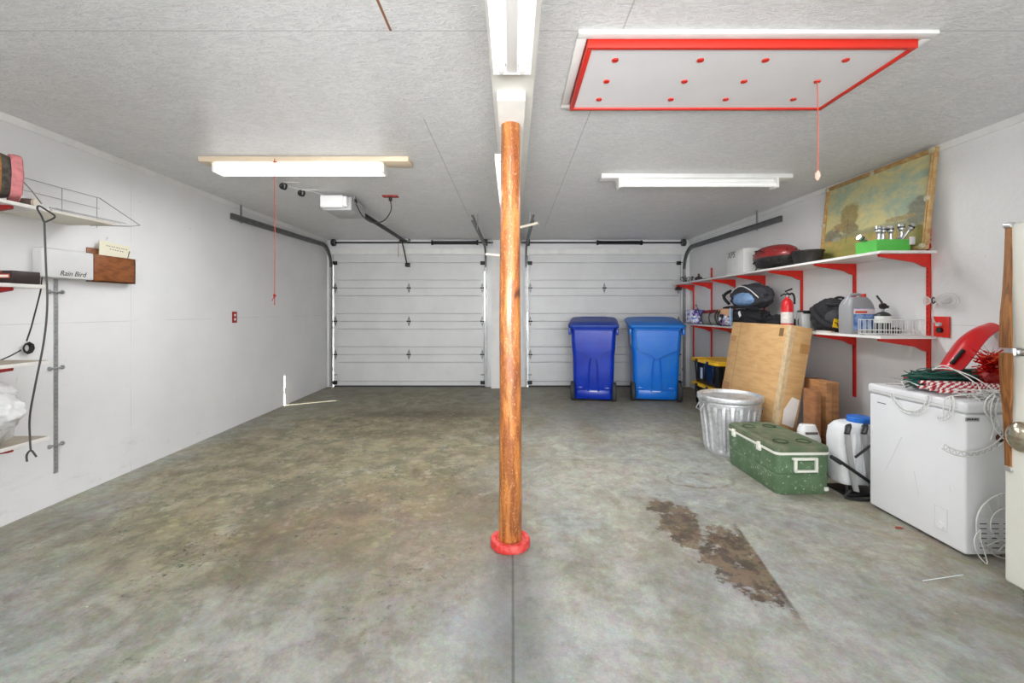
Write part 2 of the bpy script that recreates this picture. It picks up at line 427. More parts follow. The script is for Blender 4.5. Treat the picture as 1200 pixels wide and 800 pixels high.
# ------------------------------------------------------------------ garage doors
HNG = M('hinge_grey', (122, 124, 124), .5, .2)
def hinge(parent, x, z, m=STEEL):
    h = MB()
    h.prism([(x-.026, z), (x, z+.085), (x+.026, z), (x, z-.085)], 1, YB-.022, YB-.007, HNG, .002); h.prism([(x-.012, z-.035), (x+.012, z-.035), (x+.012, z+.035), (x-.012, z+.035)], 1, YB-.027, YB-.02, m)
    h.cyl((x-.034, YB-.032, z), (x+.034, YB-.032, z), .009, BLACKM, n=10)
    for dz in (-.035, .035): h.cyl((x, YB-.03, z+dz), (x, YB-.022, z+dz), .006, BLACKM, n=6)
    h.build('hinge', parent)
def garage_door(name, D, edgehinge):
    root = bpy.data.objects.new(name, None); C.objects.link(root); root['kind'] = 'structure'
    x0, x1 = D[0]+.013, D[1]-.032 if name == 'door_1' else D[1]-.01
    joints = [.02, .52, 1.053, 1.586, 2.126]
    for i in range(4):
        z0, z1 = joints[i]+.0008, joints[i+1]-.0008
        e = .132; f0 = z0+(e if i else .075); f1 = z1-(e if i < 3 else .145)
        YO = YB+.03; g = .015
        prof = [(YO, z0-.0007), (YB+.004, z0-.0007), (YB-.003, z0+.003), (YB-.005, z0+.004), (YB-.005, f0-g), (YB+.001, f0-g*.75), (YB+.024, f0-g*.6), (YB+.024, f0), (YB+.001, f0+.002),
                (YB+.001, f1-.002), (YB+.024, f1), (YB+.024, f1+g*.6), (YB+.001, f1+g*.75), (YB-.005, f1+g), (YB-.005, z1-.004), (YB-.003, z1-.003), (YB+.004, z1+.0007), (YO, z1+.0007)]
        p = MB(); p.prism(prof, 0, x0, x1, DOORP)
        p.box((x0, YB-.008, z0), (x0+.03, YB-.004, z1), DOORP, .001)
        p.box((x1-.03, YB-.008, z0), (x1, YB-.004, z1), DOORP, .001)
        p.build('panel', root)
    s = MB(); s.box((x0, YB-.004, .0), (x1, YB+.03, .026), RUBBER, .004); s.build('bottom_seal', root)
    for z in joints[1:4]:
        for x in (x0+.035, (x0+x1)/2, x1-.035): hinge(root, x, z)
    for x, sg in ((x0+.03, -1), (x1-.03, 1)):
        for z in (1.985, .07):
            k = MB(); k.box((x-.035, YB-.022, z-.03), (x+.035, YB-.009, z+.03), BLACKM, .003)
            k.cyl((x, YB-.04, z+.01), (x+sg*.05, YB-.04, z+.01), .007, BLACKM, n=8)
            k.box((x-.01, YB-.05, z-.005), (x+.01, YB-.02, z+.025), BLACKM, .002)
            k.build('corner_bracket', root)
        k = MB(); k.box((x-.03, YB-.014, .19), (x+.03, YB-.008, .2), BLACKM); k.build('bolt_strip', root)
    return root
garage_door('door_1', D1, 1); garage_door('door_2', D2, 1)
# unseen blockers added outside the door gaps; open stretches shape the sun
b = MB()
b.box((D1[0]-.02, YB+.045, 1.62), (D1[0]+.03, YB+.06, 2.2), RUBBER)
struct(b, 'gap_blocker_1')
b = MB(); b.box((-.45, YB+.04, 0), (-.33, YB+.06, 1.09), RUBBER); b.box((-.45, YB+.04, 1.86), (-.33, YB+.06, 2.2), RUBBER); struct(b, 'gap_blocker_2')
b = MB(); b.box((D2[1]-.06, YB+.04, 0), (D2[1]+.0, YB+.06, 2.2), RUBBER); struct(b, 'gap_blocker_3')
b = MB(); b.box((D2[0]-.02, YB+.125, 0), (D2[0]+.12, YB+.14, .9), RUBBER); b.box((D2[0]-.02, YB+.125, 1.2), (D2[0]+.12, YB+.14, 2.2), RUBBER); struct(b, 'gap_blocker_4')

def track(x, sg, zt, yend, label, hang_y):
    """channel: vertical, quarter bend, horizontal run toward the viewer"""
    root = thing('door_track', label, 'door track', (x, YB-.06, 0), group=None)
    R = .32; y0 = 0.0
    path = [(0, y0, .02), (0, y0, .5), (0, y0, 1.1), (0, y0, zt-R)]
    for k in range(1, 11):
        a = PI/2*k/10; path.append((0, y0-R+R*math.cos(a), zt-R+R*math.sin(a)))
    path.append((0, yend-(YB-.06), zt-.035))
    # C-section swept along path in the YZ plane
    sec = [(-.013, -.03), (.013, -.03), (.013, -.024), (-.007, -.024), (-.007, .024), (.013, .024), (.013, .03), (-.013, .03)]
    def section_rings(path):
        rings = []
        for i, p in enumerate(path):
            p = V(p); a = V(path[max(0, i-1)]); c = V(path[min(len(path)-1, i+1)])
            d = (c-a).normalized(); nrm = V((1, 0, 0)).cross(d)
            rings.append([p+V((1, 0, 0))*u*sg*-1+nrm*v for u, v in sec])
        return rings
    t = MB(); t.loft(section_rings(path[:4]), STEEL); t.build('vertical_rail', root, smooth=20)
    t = MB(); t.loft(section_rings(path[3:]), DSTEEL); t.build('horizontal_rail', root, smooth=25)
    for z in (.28, .95, 1.6):
        t = MB(); t.box((-.018, .031, z-.02), (.018, .0595, z+.02), STEEL, .002); t.build('wall_bracket', root)
    t = MB(); hy = hang_y-(YB-.06); zz = zt-.035*(YB-hang_y)/(YB-yend)
    t.box((-.003+sg*.016, hy-.016, zz-.04), (.003+sg*.016, hy+.016, H), STEEL)
    for k in range(9):
        q = zz+.02+k*.016
        if q < H-.01: t.cyl((sg*.016-.006, hy, q), (sg*.016+.006, hy, q), .004, BLACKM, n=8)
    t.build('ceiling_hanger', root)
    return root
track(-2.885, -1, 2.235, 4.56, 'grey steel door track curving up along the left wall', 4.75)
track(-.417, 1, 2.235, 4.65, 'steel door track left of the log post, under the ceiling', 5.15)
track(.222, -1, 2.235, 4.62, 'steel door track right of the log post, under the ceiling', 5.15)
track(2.745, 1, 2.20, 4.52, 'grey steel door track curving up along the right wall above the shelves', 5.0)

def shaft(x0, x1, s0, s1, xd, label):
    root = thing('spring_shaft', label, 'door spring', ((x0+x1)/2, YB-.07, 2.305)); o = (x0+x1)/2
    t = MB(); t.cyl((x0-o, 0, 0), (x1-o, 0, 0), .013, BLACKM, n=12); t.build('shaft', root)
    t = MB(); n = 30
    pts = []
    for i in range(n*8+1):
        a = 2*PI*i/8; pts.append((s0-o+(s1-s0)*i/(n*8), .024*math.cos(a), .024*math.sin(a)))
    t.tube(pts, .009, BLACK, n=5); t.build('spring', root)
    for x in (s0, s1):
        t = MB(); t.cyl((x-o-.012, 0, 0), (x-o+.012, 0, 0), .04, BLACKM, n=14); t.build('collar', root)
    for x in xd:
        t = MB()
        t.cyl((x-o-.03, 0, 0), (x-o+.03, 0, 0), .05, DSTEEL, n=20)
        for k in (-.02, -.007, .006, .019): t.cyl((x-o+k-.003, 0, 0), (x-o+k+.003, 0, 0), .056, BLACKM, n=20)
        t.build('cable_drum', root)
    for x in (x0+.02, x1-.02):
        t = MB(); t.box((x-o-.004, -.03, -.05), (x-o+.004, .049, .04), STEEL); t.build('bearing_plate', root)
    return root
shaft(-2.88, -.3, -1.27, -.55, (-2.84, -.42), 'black spring shaft over the left garage door')
shaft(.14, 2.78, 1.36, 2.06, (.255, 2.73), 'black spring shaft over the right garage door')

# ------------------------------------------------------------------ opener
OPW = M('opener_lens', (242, 242, 242), .35)
OPG = M('opener_grey', (176, 177, 178), .45, var=.05)
root = thing('garage_door_opener', 'white garage door opener motor hung from the ceiling, with its rail', 'door opener', (-1.66, 4.35, H))
t = MB(); t.box((-.165, -.08, -.165), (.115, .33, -.035), OPG, .012); t.build('motor_housing', root)
t = MB(); t.box((-.17, -.135, -.15), (.05, -.05, -.03), OPW, .018, 3); t.box((.05, -.13, -.14), (.085, -.06, -.04), OPW, .01); t.build('light_lens', root)
t = MB(); t.cyl((.105, -.06, -.07), (.118, -.06, -.07), .008, BLACK, n=10); t.build('switch', root)
for x in (-.14, .09):
    t = MB(); t.box((x-.012, .05, -.04), (x+.012, .09, 0), STEEL, .001); t.build('hanging_strap', root)
t = MB(); t.box((-.025, .33, -.075), (.01, 2.62, -.036), BLACKM, .003); t.build('rail', root)
t = MB(); t.box((-.03, 2.3, -.1), (.015, 2.42, -.07), BLACKM, .003)
t.tube([(-.008, 2.38, -.09), (-.008, 2.5, -.2), (-.002, 2.66, -.4)], .011, BLACKM, n=6); t.box((-.03, 2.66, -.44), (.03, 2.75, -.38), BLACKM, .004)
t.build('door_arm', root)
t = MB(); t.tube([(-.05, 2.32, -.09), (-.052, 2.33, -.22), (-.05, 2.33, -.33)], .004, DRED, n=5); t.build('release_cord', root)
t = MB(); t.box((-.05, 2.58, -.034), (.04, 2.74, .0), STEEL, .003); t.build('header_bracket', root)

root = thing('ceiling_outlet', 'dark red outlet plate on the ceiling with the opener cord plugged in', 'outlet', (-1.20, 4.38, H))
t = MB(); t.box((-.075, -.035, -.012), (.075, .035, 0), DRED, .003); t.build('plate', root)
t = MB(); t.cyl((0, 0, -.05), (0, 0, -.012), .017, BLACK, n=12); t.build('plug', root)
t = MB(); t.tube([(0, 0, -.05), (.0, .02, -.14), (-.08, .05, -.235), (-.2, .06, -.25), (-.29, .05, -.19), (-.34, .02, -.09), (-.36, 0, -.04)], .0055, BLACK, k=6, n=6); t.build('cord', root)
t = MB()
for q in range(4): t.tube([(-.365+.028*math.cos(a*PI/4)+.003*q, .0+.028*math.sin(a*PI/4), -.04-.008*q) for a in range(8)], .0055, BLACK, closed=True, n=5)
t.build('cord_coil', root)
for i, (x, y, lab) in enumerate(((-2.02, 3.92, 'black wire coil on the ceiling, next to the shop light'), (-1.97, 4.15, 'black wire coil on the ceiling, next to the opener motor'))):
    root = thing('wire_coil', lab, 'wire coil', (x, y, H))
    t = MB(); 
    for q in range(5):
        t.tube([(.028*math.cos(a*PI/5+q)*(1-.1*q)+.003*q, .004*q-.008+.004*math.sin(a), -.034-.028*math.sin(a*PI/5+q)) for a in range(10)], .0045, BLACK, closed=True, n=5)
    t.build('coil', root)
    t = MB()
    ends = ([(0, 0, -.01), (.02, .1, -.015), (.15, .22, -.02), (.2, .3, -.03), (.24, .32, -.05)], [(0, 0, -.01), (.06, -.04, -.02), (.14, .06, -.02), (.19, .12, -.05), (.2, .15, -.06)])[i]
    t.tube(ends, .003, WIREW, k=5, n=5)
    t.tube([(0, 0, -.006), (.05, -.03, -.006), (.15, -.02, -.006)], .003, WIREW, k=4, n=5)
    t.build('white_wire', root)

# ------------------------------------------------------------------ log posts
def log_mat():
    t = NT('varnished_log'); co = t.obj()
    st = t.mapping(co, scale=(1, 1, .16))
    n1 = t.noise(st, 24, 7, .65, .8); n2 = t.noise(t.mapping(co, scale=(1, 1, .45)), 13, 6, .7, .5); n3 = t.noise(t.mapping(co, scale=(1,1,.6)), 120, 4, .7)
    c = t.mix(t.step(n1, .36, .6), srgb(198, 126, 60), srgb(142, 78, 34))
    c = t.mix(t.math('MULTIPLY', t.step(n2, .52, .66), .7), c, srgb(112, 54, 28))
    c = t.mix(t.math('MULTIPLY', t.step(n3, .56, .66), .6), c, srgb(226, 184, 130))
    k = t.step(t.noise(t.mapping(co, loc=(4, 2, 1), scale=(1, 1, .5)), 10, 3, .5), .68, .74)
    c = t.mix(t.math('MULTIPLY', k, .85), c, srgb(66, 28, 14))
    t.put(t.b.inputs['Base Color'], c); t.b.inputs['Roughness'].default_value = .32
    t.b.inputs['Coat Weight'].default_value = .25
    t.bump(t.math('ADD', n1, n3), .5, .006)
    return t.m
LOG = log_mat()
RINGR = M('worn_red_ring', (206, 40, 36), .5, var=.55, vs=26, rgb2=(232, 120, 112), bump=.3, bs=50)
def post(x, y, ztop, label, sd, rb=.0605, rt=.050):
    root = thing('log_post', label, 'post', (x, y, 0))
    rings = []
    for i in range(60):
        f = i/59; z = .01+f*(ztop-.01)
        cx = .006*noise.noise(V((0, sd, z*1.1))); cy = .006*noise.noise(V((5, sd, z*1.1)))
        r0 = rb+(rt-rb)*f
        ring = []
        for j in range(40):
            a = 2*PI*j/40
            r = r0*(1+.035*noise.noise(V((math.cos(a)*1.3, math.sin(a)*1.3, z*2.5+sd)))+.02*noise.noise(V((math.cos(a)*5, math.sin(a)*5, z*5+sd))))
            ring.append((cx+r*math.cos(a), cy+r*math.sin(a), z))
        rings.append(ring)
    t = MB(); t.loft(rings, LOG); t.build('log', root, smooth=60)
    t = MB(); t.lathe([(rb-.004, .0), (.100, .0), (.104, .004), (.104, .032), (.099, .040), (.078, .042), (.073, .036), (rb-.004, .034)], RINGR, 64, wob=lambda a, z: .0008*math.sin(5*a)+.0006*math.sin(11*a+1)); t.build('base_ring', root)
    return root
post(-.009, 2.335, 2.205, 'glossy orange log post with a red base ring, standing nearest the camera', 1)
p2 = post(-.035, 4.79, 2.205, 'farther log post hidden behind the front one, with white pegs', 2, .052, .045)
PEG = M('peg_cream', (240, 228, 214), .5)
t = MB(); t.tube([(.035, -.03, 2.10), (.16, -.13, 2.112), (.305, -.235, 2.128)], .014, PEG, n=10); t.build('peg', p2)
t = MB(); t.tube([(-.04, 0, 1.82), (-.25, .0, 1.835)], .013, PEG, n=10); t.build('peg', p2)

# white rounded board standing against the pier
t = MB(); t.prism([(-.33, 0), (-.12, 0), (-.12, .46)]+[(-.225+.105*math.cos(a), .46+.06*math.sin(a)) for a in [PI*k/8 for k in range(1, 8)]]+[(-.33, .46)], 1, 6.98, 7.0, M('white_board', (222, 222, 220), .5), .003, mx=Matrix.Translation((0,0,0)))
tag(t.build('leaning_board'), 'small white round-topped panel standing at the wall between the garage doors', 'panel')

# ------------------------------------------------------------------ lights
LIT = M('lit_tube', (252, 253, 255), .5, emit=2.0)
LENS = M('lit_lens', (252, 253, 255), .5, emit=4.0)
ENAM = M('white_enamel', (238, 238, 236), .35)
def strip_fixture(root, x, y0, y1, z, w=.066):
    t = MB()
    t.box((x-.022, y0, z+.004), (x+.022, y1, z+.045), ENAM, .003)
    t.box((x-w, y0, z+.034), (x+w, y1, z+.045), ENAM, .002)
    for sx in (-1, 1):
        t.prism([(x+sx*w, z+.040), (x+sx*(w+.012), z+.002), (x+sx*(w+.010), z+.001), (x+sx*(w-.003), z+.036)], 1, y0, y1, ENAM)
    for yy in (y0, y1): t.box((x-w-.012, yy-.004, z), (x+w+.012, yy+.004, z+.045), ENAM, .002)
    t.cyl((x, (y0+y1)/2, z-.0), (x, (y0+y1)/2, z+.01), .006, BLACK, n=8)
    t.build('housing', root)
    for sx in (-1, 1):
        t = MB(); t.cyl((x+sx*.043, y0+.03, z+.012), (x+sx*.043, y1-.03, z+.012), .014, LIT, n=14); tb = t.build('tube', root)
        for yy in (y0+.018, y1-.018):
            t = MB(); t.cyl((x+sx*.043, yy-.012, z+.012), (x+sx*.043, yy+.012, z+.012), .0145, ENAM, n=14); t.build('end_cap', tb)
def area(name, loc, sx, sy, power, rot=(0, 0, 0), col=(.98, .99, 1), parent=None):
    l = bpy.data.lights.new(name, 'AREA'); l.shape = 'RECTANGLE'; l.size = sx; l.size_y = sy; l.energy = power; l.color = col
    o = bpy.data.objects.new(name, l); C.objects.link(o); o.location = loc; o.rotation_euler = rot
    return o
root = thing('ceiling_light', 'lit twin-tube strip light under the beam in front of the log post', 'ceiling light'); strip_fixture(root, 0.0, .61, 1.83, 2.205)
root = thing('ceiling_light', 'lit strip light under the beam mostly hidden behind the log post', 'ceiling light'); strip_fixture(root, -.03, 2.76, 4.02, 2.160)
for yy in (-1.9, -.35):
    pass
root = thing('ceiling_light', 'added strip light on the beam behind the camera, out of view', 'ceiling light'); strip_fixture(root, 0.0, -1.9, -.68, 2.205)  # fixture added out of view to fill from behind the camera

WOODL = M('cream_board', (226, 208, 182), .6, var=.12, vs=9, stretch=(.3, 1, 1))
root = thing('ceiling_light', 'brightly lit long shop light on a cream board over the left bay', 'ceiling light', (-1.54, 3.3, H))
t = MB(); t.box((-.76, -.05, -.036), (.78, .10, 0), WOODL, .003); t.build('mounting_board', root)
t = MB(); t.box((-.668, -.012, -.10), (.573, .113, -.037), LENS, .012); t.build('diffuser', root)
for sx in (-1, 1):
    t = MB(); t.box((-.0475+sx*.628-.008, -.016, -.104), (-.0475+sx*.628+.008, .117, -.0365), ENAM, .003); t.build('end_plate', root)
root = thing('ceiling_light', 'narrow white shop light on a white board over the right bay', 'ceiling light', (1.53, 3.68, H))
t = MB(); t.box((-.79, -.02, -.036), (.79, .09, 0), TRIM, .003); t.build('mounting_board', root)
t = MB(); t.box((-.64, .01, -.075), (.66, .085, -.036), ENAM, .003)
for x in (-.64, .66): t.box((x-.01, -.03, -.115), (x+.01, .08, -.036), ENAM, .003)
t.build('housing', root)
t = MB(); t.cyl((-.63, -.005, -.088), (.65, -.005, -.088), .019, M('dim_tube', (250, 250, 248), .3, emit=.12), n=16); t.build('tube', root)

# ------------------------------------------------------------------ attic hatch and cords
HW = M('hatch_panel', (226, 224, 226), .5, var=.03, vs=4)
HR = M('hatch_red', (206, 42, 26), .45)
root = thing('attic_hatch', 'red framed white attic hatch with red dots set in the ceiling', 'attic hatch', (1.0, 2.12, H))
x0, x1, y0, y1 = .312-1.0, 1.672-1.0, 1.825-2.12, 2.405-2.12
t = MB(); w = .045
frame4(t, x0-w, x1+w, y0-w, y1+w, w-.006, lambda a, b_, c, d: ((a, c, -.016), (b_, d, 0)), TRIM)
t.build('casing', root)
t = MB(); e = .02
frame4(t, x0, x1, y0, y1, e, lambda a, b_, c, d: ((a, c, -.046), (b_, d, -.001)), HR)
t.build('frame', root)
t = MB(); t.box((x0+.01, y0+.01, -.038), (x1-.01, y1-.01, -.005), HW); t.build('panel', root)
for yy in (1.93, 2.11, 2.29):
    for xx in (.449, .82, 1.103, 1.452):
        t = MB(); t.cyl((xx-1, yy-2.12, -.043), (xx-1, yy-2.12, -.038), .014, HR, r1=.015, n=16); t.build('screw_cover', root)
ROPE = M('red_rope', (206, 96, 72), .8)
t = MB(); t.tube([(.452, -.01, -.04), (.453, -.012, -.3), (.452, -.012, -.465)], .0025, ROPE, n=6, k=4); c = t.build('pull_cord', root)
t = MB(); t.blob((.452, -.012, -.487), (.011, .011, .022), M('knot', (222, 186, 168), .7), .25, 3, sub=3); t.tube([(.444, -.012, -.47), (.462, -.014, -.478), (.444, -.01, -.486), (.461, -.012, -.496), (.45, -.012, -.508)], .003, M('knot2', (150, 74, 52), .7), k=5, n=6); t.build('knot', c)
root = thing('pull_cord', 'thin red cord hanging from the cream board of the left shop light', 'cord', (-1.735, 3.243, H-.02))
t = MB(); t.tube([(0, 0, .0), (.002, 0, -.5), (0, 0, -1.02)], .0028, M('red_cord', (170, 62, 48), .8), k=5, n=6)
t.box((-.012, -.006, -.03), (.018, .004, -.022), DRED, .002); t.build('cord', root)
t = MB(); t.blob((0, 0, -1.0), (.011, .009, .012), DRED, .2, 3, sub=2); t.tube([(0, 0, -1.0), (-.02, 0, -1.04)], .003, DRED, n=5); t.tube([(0, 0, -1.0), (.0, 0, -1.07)], .003, DRED, n=5); t.build('knot', root)


# ================================================================== LEFT WALL
XW = -2.915
def shelf_bracket(t, y, z, x_tip, x_wall, m, depth=.085, th=.012):
    s = 1 if x_wall > x_tip else -1
    poly = [(x_tip, z), (x_wall, z), (x_wall, z-depth), (x_wall-s*.03, z-depth*.93), (x_wall-s*.09, z-depth*.62), (x_tip, z-.018)]
    t.prism(poly, 1, y-th/2, y+th/2, m, .002)

root = thing('wall_shelves', 'white wall shelves on dark red brackets at the left edge', 'shelf', (XW, 2.0, 0))
for z in (1.785, 1.355, .932, .504):
    t = MB(); t.box((-.0, -.75, z), (.305, .505, z+.019), SHELFW, .002); t.box((.001, -.749, z+.018), (.297, .504, z+.0202), M('raw_board_top', (168, 158, 142), .7, var=.15, vs=8)); t.build('shelf_board', root)
for z in (1.785, 1.355, .932, .504):
    for y in (.335, -.4):
        t = MB(); shelf_bracket(t, y, z, .28, .0, DRED, .08, .025); t.build('bracket', root)
t = MB(); t.box((.0, .32, .3), (.012, .35, 1.9), DRED, .001); t.build('standard', root)
t = MB(); t.box((.0, -.415, .3), (.012, -.385, 1.9), DRED, .001); t.build('standard', root)

root = thing('wire_rack', 'empty thin wire rack on the topmost left shelf, against the wall', 'wire rack', (XW+.01, 2.0, 1.806))
t = MB()
for z in (.215, .14, .06): t.tube([(0.005, .35, z), (.005, 1.12, z)], .0022, WIREG, n=6)
for y in (.37, .60, .86, 1.1): t.tube([(.005, y, 0), (.005, y, .215)], .002, WIREG, n=6)
t.build('back_grid', root)
t = MB(); t.tube([(.0, .63, .2), (.2, .5, .1), (.36, .40, .004)], .003, WIREG, n=6); t.build('end_brace', root)
t = MB(); t.tube([(.005, 1.12, .215), (.39, 1.0, .0), (.34, .98, -.01), (.1, .95, -.01)], .0025, WIREG, n=6); t.build('end_brace', root)
t = MB()
for x in [.02+.035*k for k in range(10)]: t.tube([(x, .50, .003), (x, .96, .003)], .0018, WIREG, n=5)
t.box((.0, .508, -.018), (.305, .9, -.006), M('cream_liner', (222, 218, 206), .6), .002)
t.tube([(.3, .50, .006), (.33, .95, .004)], .0035, WIREG, n=6)
t.build('rack_base', root)

WICK = M('tan_basket', (176, 122, 62), .75, var=.35, vs=30, bump=.5, bs=80, stretch=(1, 1, 5))
root = thing('nested_baskets', 'tan basket nested with grey and pink ones on top left shelf', 'basket', (-2.705, 2.29, 1.8055), rot=(0, 0, .95))
ax = Matrix.Translation((0, 0, .132)) @ Matrix.Scale(1.2, 4) @ Matrix.Rotation(PI/2, 4, 'Y')
t = MB(); t.lathe([(.07, -.12), (.09, -.115), (.104, -.05), (.106, 0), (.1, .03), (.085, .03)], WICK, 40, mx=ax); t.build('tan_basket', root)
t = MB(); t.lathe([(.08, .028), (.099, .03), (.094, .045), (.088, .06), (.075, .06)], M('grey_weave', (96, 92, 84), .8, var=.5, vs=40), 40, mx=ax); t.build('grey_basket', root)
t = MB(); t.lathe([(.07, .06), (.101, .058), (.104, .068), (.1, .09), (.09, .095), (.06, .09)], M('pink_cloth', (222, 138, 142), .8, var=.2, vs=30), 36, mx=ax, wob=lambda a, z: .006*math.sin(7*a)); t.build('pink_rim', root)
root = thing('paper_roll', 'small rolled tube lying on the topmost left shelf', 'roll', (-2.68, 2.46, 1.829), rot=(0, 0, .35))
t = MB(); t.cyl((-.08, 0, 0), (.02, 0, 0), .023, M('roll_grey', (118, 112, 100), .7), n=20); t.build('roll', root)
t = MB(); t.cyl((.02, 0, 0), (.032, 0, 0), .0225, M('roll_end', (222, 214, 196), .7), n=20); t.build('end_cap', root)

root = thing('small_box', 'small black box with a red and white label on left shelf', 'box', (-2.665, 2.34, 1.376))
t = MB(); t.box((-.2, -.02, 0), (.05, .12, .066), M('box_black', (44, 30, 28), .5), .002)
LBR = M('label_red', (186, 52, 34), .5); LBW = M('label_cream', (236, 226, 214), .5)
t.box((-.19, -.0212, .026), (.04, -.0195, .048), LBR); t.box((-.022, -.0216, .03), (.034, -.0205, .043), LBW); t.box((-.05, -.0216, .055), (.0, -.0205, .06), LBR)
t.build('carton', root)

# sprinkler controller
root = thing('sprinkler_controller', 'white wall-mounted sprinkler timer box with black script lettering', 'sprinkler timer', (XW, 2.69, 1.437))
CTL = M('controller_white', (216, 216, 216), .45, var=.04)
t = MB(); t.box((0, 0, 0), (.05, .325, .18), CTL, .012, 3); t.build('housing', root)
t = MB(); t.box((.03, .0, -.001), (.066, .335, .181), CTL, .008, 3)
t.text('Rain Bird', .046, Matrix.Translation((.0665, .19, .03)) @ Matrix.Rotation(PI/2, 4, 'Z') @ Matrix.Rotation(PI/2, 4, 'X'), BLACK, shear=.3); t.build('cover', root)
t = MB(); t.tube([(.0, .06, 0.004), (.004, .05, -.08), (.003, .03, -.17), (.004, .01, -.25), (.004, -.005, -.31), (.004, -.03, -.39)], .0045, BLACK, k=5, n=6)
for q in range(4): t.tube([(.012+.004*q, -.035+.028*math.cos(a*PI/4+q)*(.6+.15*q), -.43+.034*math.sin(a*PI/4+q)*(.7+.1*q)) for a in range(8)], .0042, BLACK, closed=True, n=5)
t.tube([(.004, -.06, -.44), (.004, -.12, -.47), (.004, -.2, -.50)], .0045, BLACK, k=4, n=6)
t.build('power_cord', root)

WOODB = M('stained_wood', (142, 84, 40), .45, var=.7, vs=14, rgb2=(92, 48, 20), stretch=(1, 1, 3))
root = thing('letter_holder', 'brown wooden wall pocket holding a paper, next to the sprinkler timer', 'letter holder', (XW, 3.035, 1.43))
t = MB(); t.box((0, 0, 0), (.008, .335, .235), WOODB, .003); t.build('back_board', root)
t = MB(); t.box((.046, .0, 0), (.056, .335, .188), WOODB, .002); t.box((.0, 0, 0), (.056, .335, .01), WOODB, .002)
t.prism([(0, 0), (.056, 0), (.050, .09), (.056, .188), (0, .188)], 1, 0, .01, M('dark_side_wood', (92, 48, 22), .5), .001); t.prism([(0, 0), (.056, 0), (.056, .188), (0, .188)], 1, .325, .335, WOODB, .001)  # near side coloured darker than the other pocket boards
t.build('pocket', root)
root = thing('paper_note', 'cream paper with handwriting tucked in the brown wooden wall pocket', 'paper', (XW+.03, 3.09, 1.46), rot=(0, -.0, 0))
t = MB(); PAP = M('cream_paper', (226, 222, 200), .7)
t.box((-.0015, .0, .0), (.0015, .25, .265), PAP, mx=Matrix.Rotation(-.05, 4, 'X'))
INK = M('ink', (60, 60, 62), .7)
for r in range(2):
    for k in range(9-3*r):
        y = .05+.02*k+.03*r; z = .235-.02*r
        t.tube([(.0025, y+q*.003, z+.005*math.sin(q*2.3+k*1.7)) for q in range(5)], .001, INK, n=4, mx=Matrix.Rotation(-.05, 4, 'X'))
t.build('sheet', root)
t = MB(); t.cyl((.008, .28, .15), (.012, .305, .24), .004, M('pencil_grey', (80, 90, 84), .5), n=6)
tag(t.build('pencil', None, (XW+.02, 3.04, 1.435)), 'short dark pencil in the wooden wall pocket beside the paper', 'pencil')

# slotted standard
root = thing('shelf_standard', 'bare grey slotted metal shelf standard on the left wall', 'shelf standard', (wl(2.83), 2.83, .195))
t = MB(); t.box((0, -.012, 0), (.009, .012, 1.235), STEEL, .002)
for k in range(46): t.box((.0085, -.006, .03+k*.0262), (.0094, -.003, .040+k*.0262), DSTEEL)
t.build('channel', root, smooth=20)
for z in (1.155, .67, .18):
    t = MB(); t.cyl((.012, -.045, z), (.012, .035, z), .006, STEEL, n=10)
    for y in (-.045, .035): t.cyl((.012, y-.004, z), (.012, y+.004, z), .013, STEEL, n=12)
    t.build('clip', root)

# hook pole
POLE = M('dark_pole', (84, 84, 84), .4, .6)
root = thing('hanging_pole', 'thin dark metal pole with a triangle handle hanging from the left shelves', 'pole', (-2.5, 2.37, 1.79))
t = MB(); t.tube([(0, 0, -.085), (-.015, 0, -.05), (-.035, 0, -.015), (-.025, 0, .0), (.01, .0, -.02), (.055, 0, -.05), (.052, 0, -.065), (.01, 0, -.085)], .0045, POLE, k=5, n=8); t.build('handle', root)
t = MB(); t.tube([(0.002, 0, -.08), (.01, 0, -.3), (.018, 0, -.52), (.0, 0, -.72), (-.045, 0, -.95), (-.075, 0, -1.12), (-.075, 0, -1.24), (-.07, 0, -1.31)], .0045, POLE, k=6, n=8); t.build('shaft', root)
t = MB(); t.tube([(-.09, 0, -1.365), (-.092, 0, -1.33), (-.07, 0, -1.305), (-.05, 0, -1.325), (-.04, 0, -1.34)], .0048, POLE, k=5, n=8); t.build('hook', root)

# plastic bag on the lowest shelf
def bag_mat():
    t = NT('white_plastic_bag'); co = t.obj()
    t.b.inputs['Base Color'].default_value = srgb(222, 222, 222); t.b.inputs['Roughness'].default_value = .35
    t.b.inputs['Subsurface Weight'].default_value = 0
    t.bump(t.noise(t.mapping(co, rot=(0, .7, 0), scale=(1, 1, 3)), 9, 6, .7, 1.5), .7, .02); return t.m
BAGM = bag_mat()
t = MB()
t.blob((-.01, 0, .17), (.125, .13, .18), BAGM, .16, 2.2, 2.3, 5, flat=.0, seed=2)
t.blob((.12, -.02, .19), (.10, .07, .09), BAGM, .25, 2.5, 2, 4, seed=4)
tag(t.build('plastic_bag', None, (-2.715, 2.27, .527), smooth=80), 'crumpled white plastic bag on the bottom left shelf', 'plastic bag')

# red outlet on left wall
def wall_outlet(name, loc, rz, label, m, w=.08, h=.118):
    root = thing(name, label, 'outlet', loc, rz)
    t = MB(); t.box((-w/2, -.006, -h/2), (w/2, 0, h/2), m, .003); t.build('plate', root)
    for dz in (.022, -.022):
        t = MB(); t.cyl((0, -.0095, dz), (0, -.005, dz), .013, WHITE, n=16); t.build('socket', root)
    return root
wall_outlet('wall_outlet', (wl(4.69)+.001, 4.69, 1.158), PI/2, 'small dark red outlet plate on the left wall', DRED)

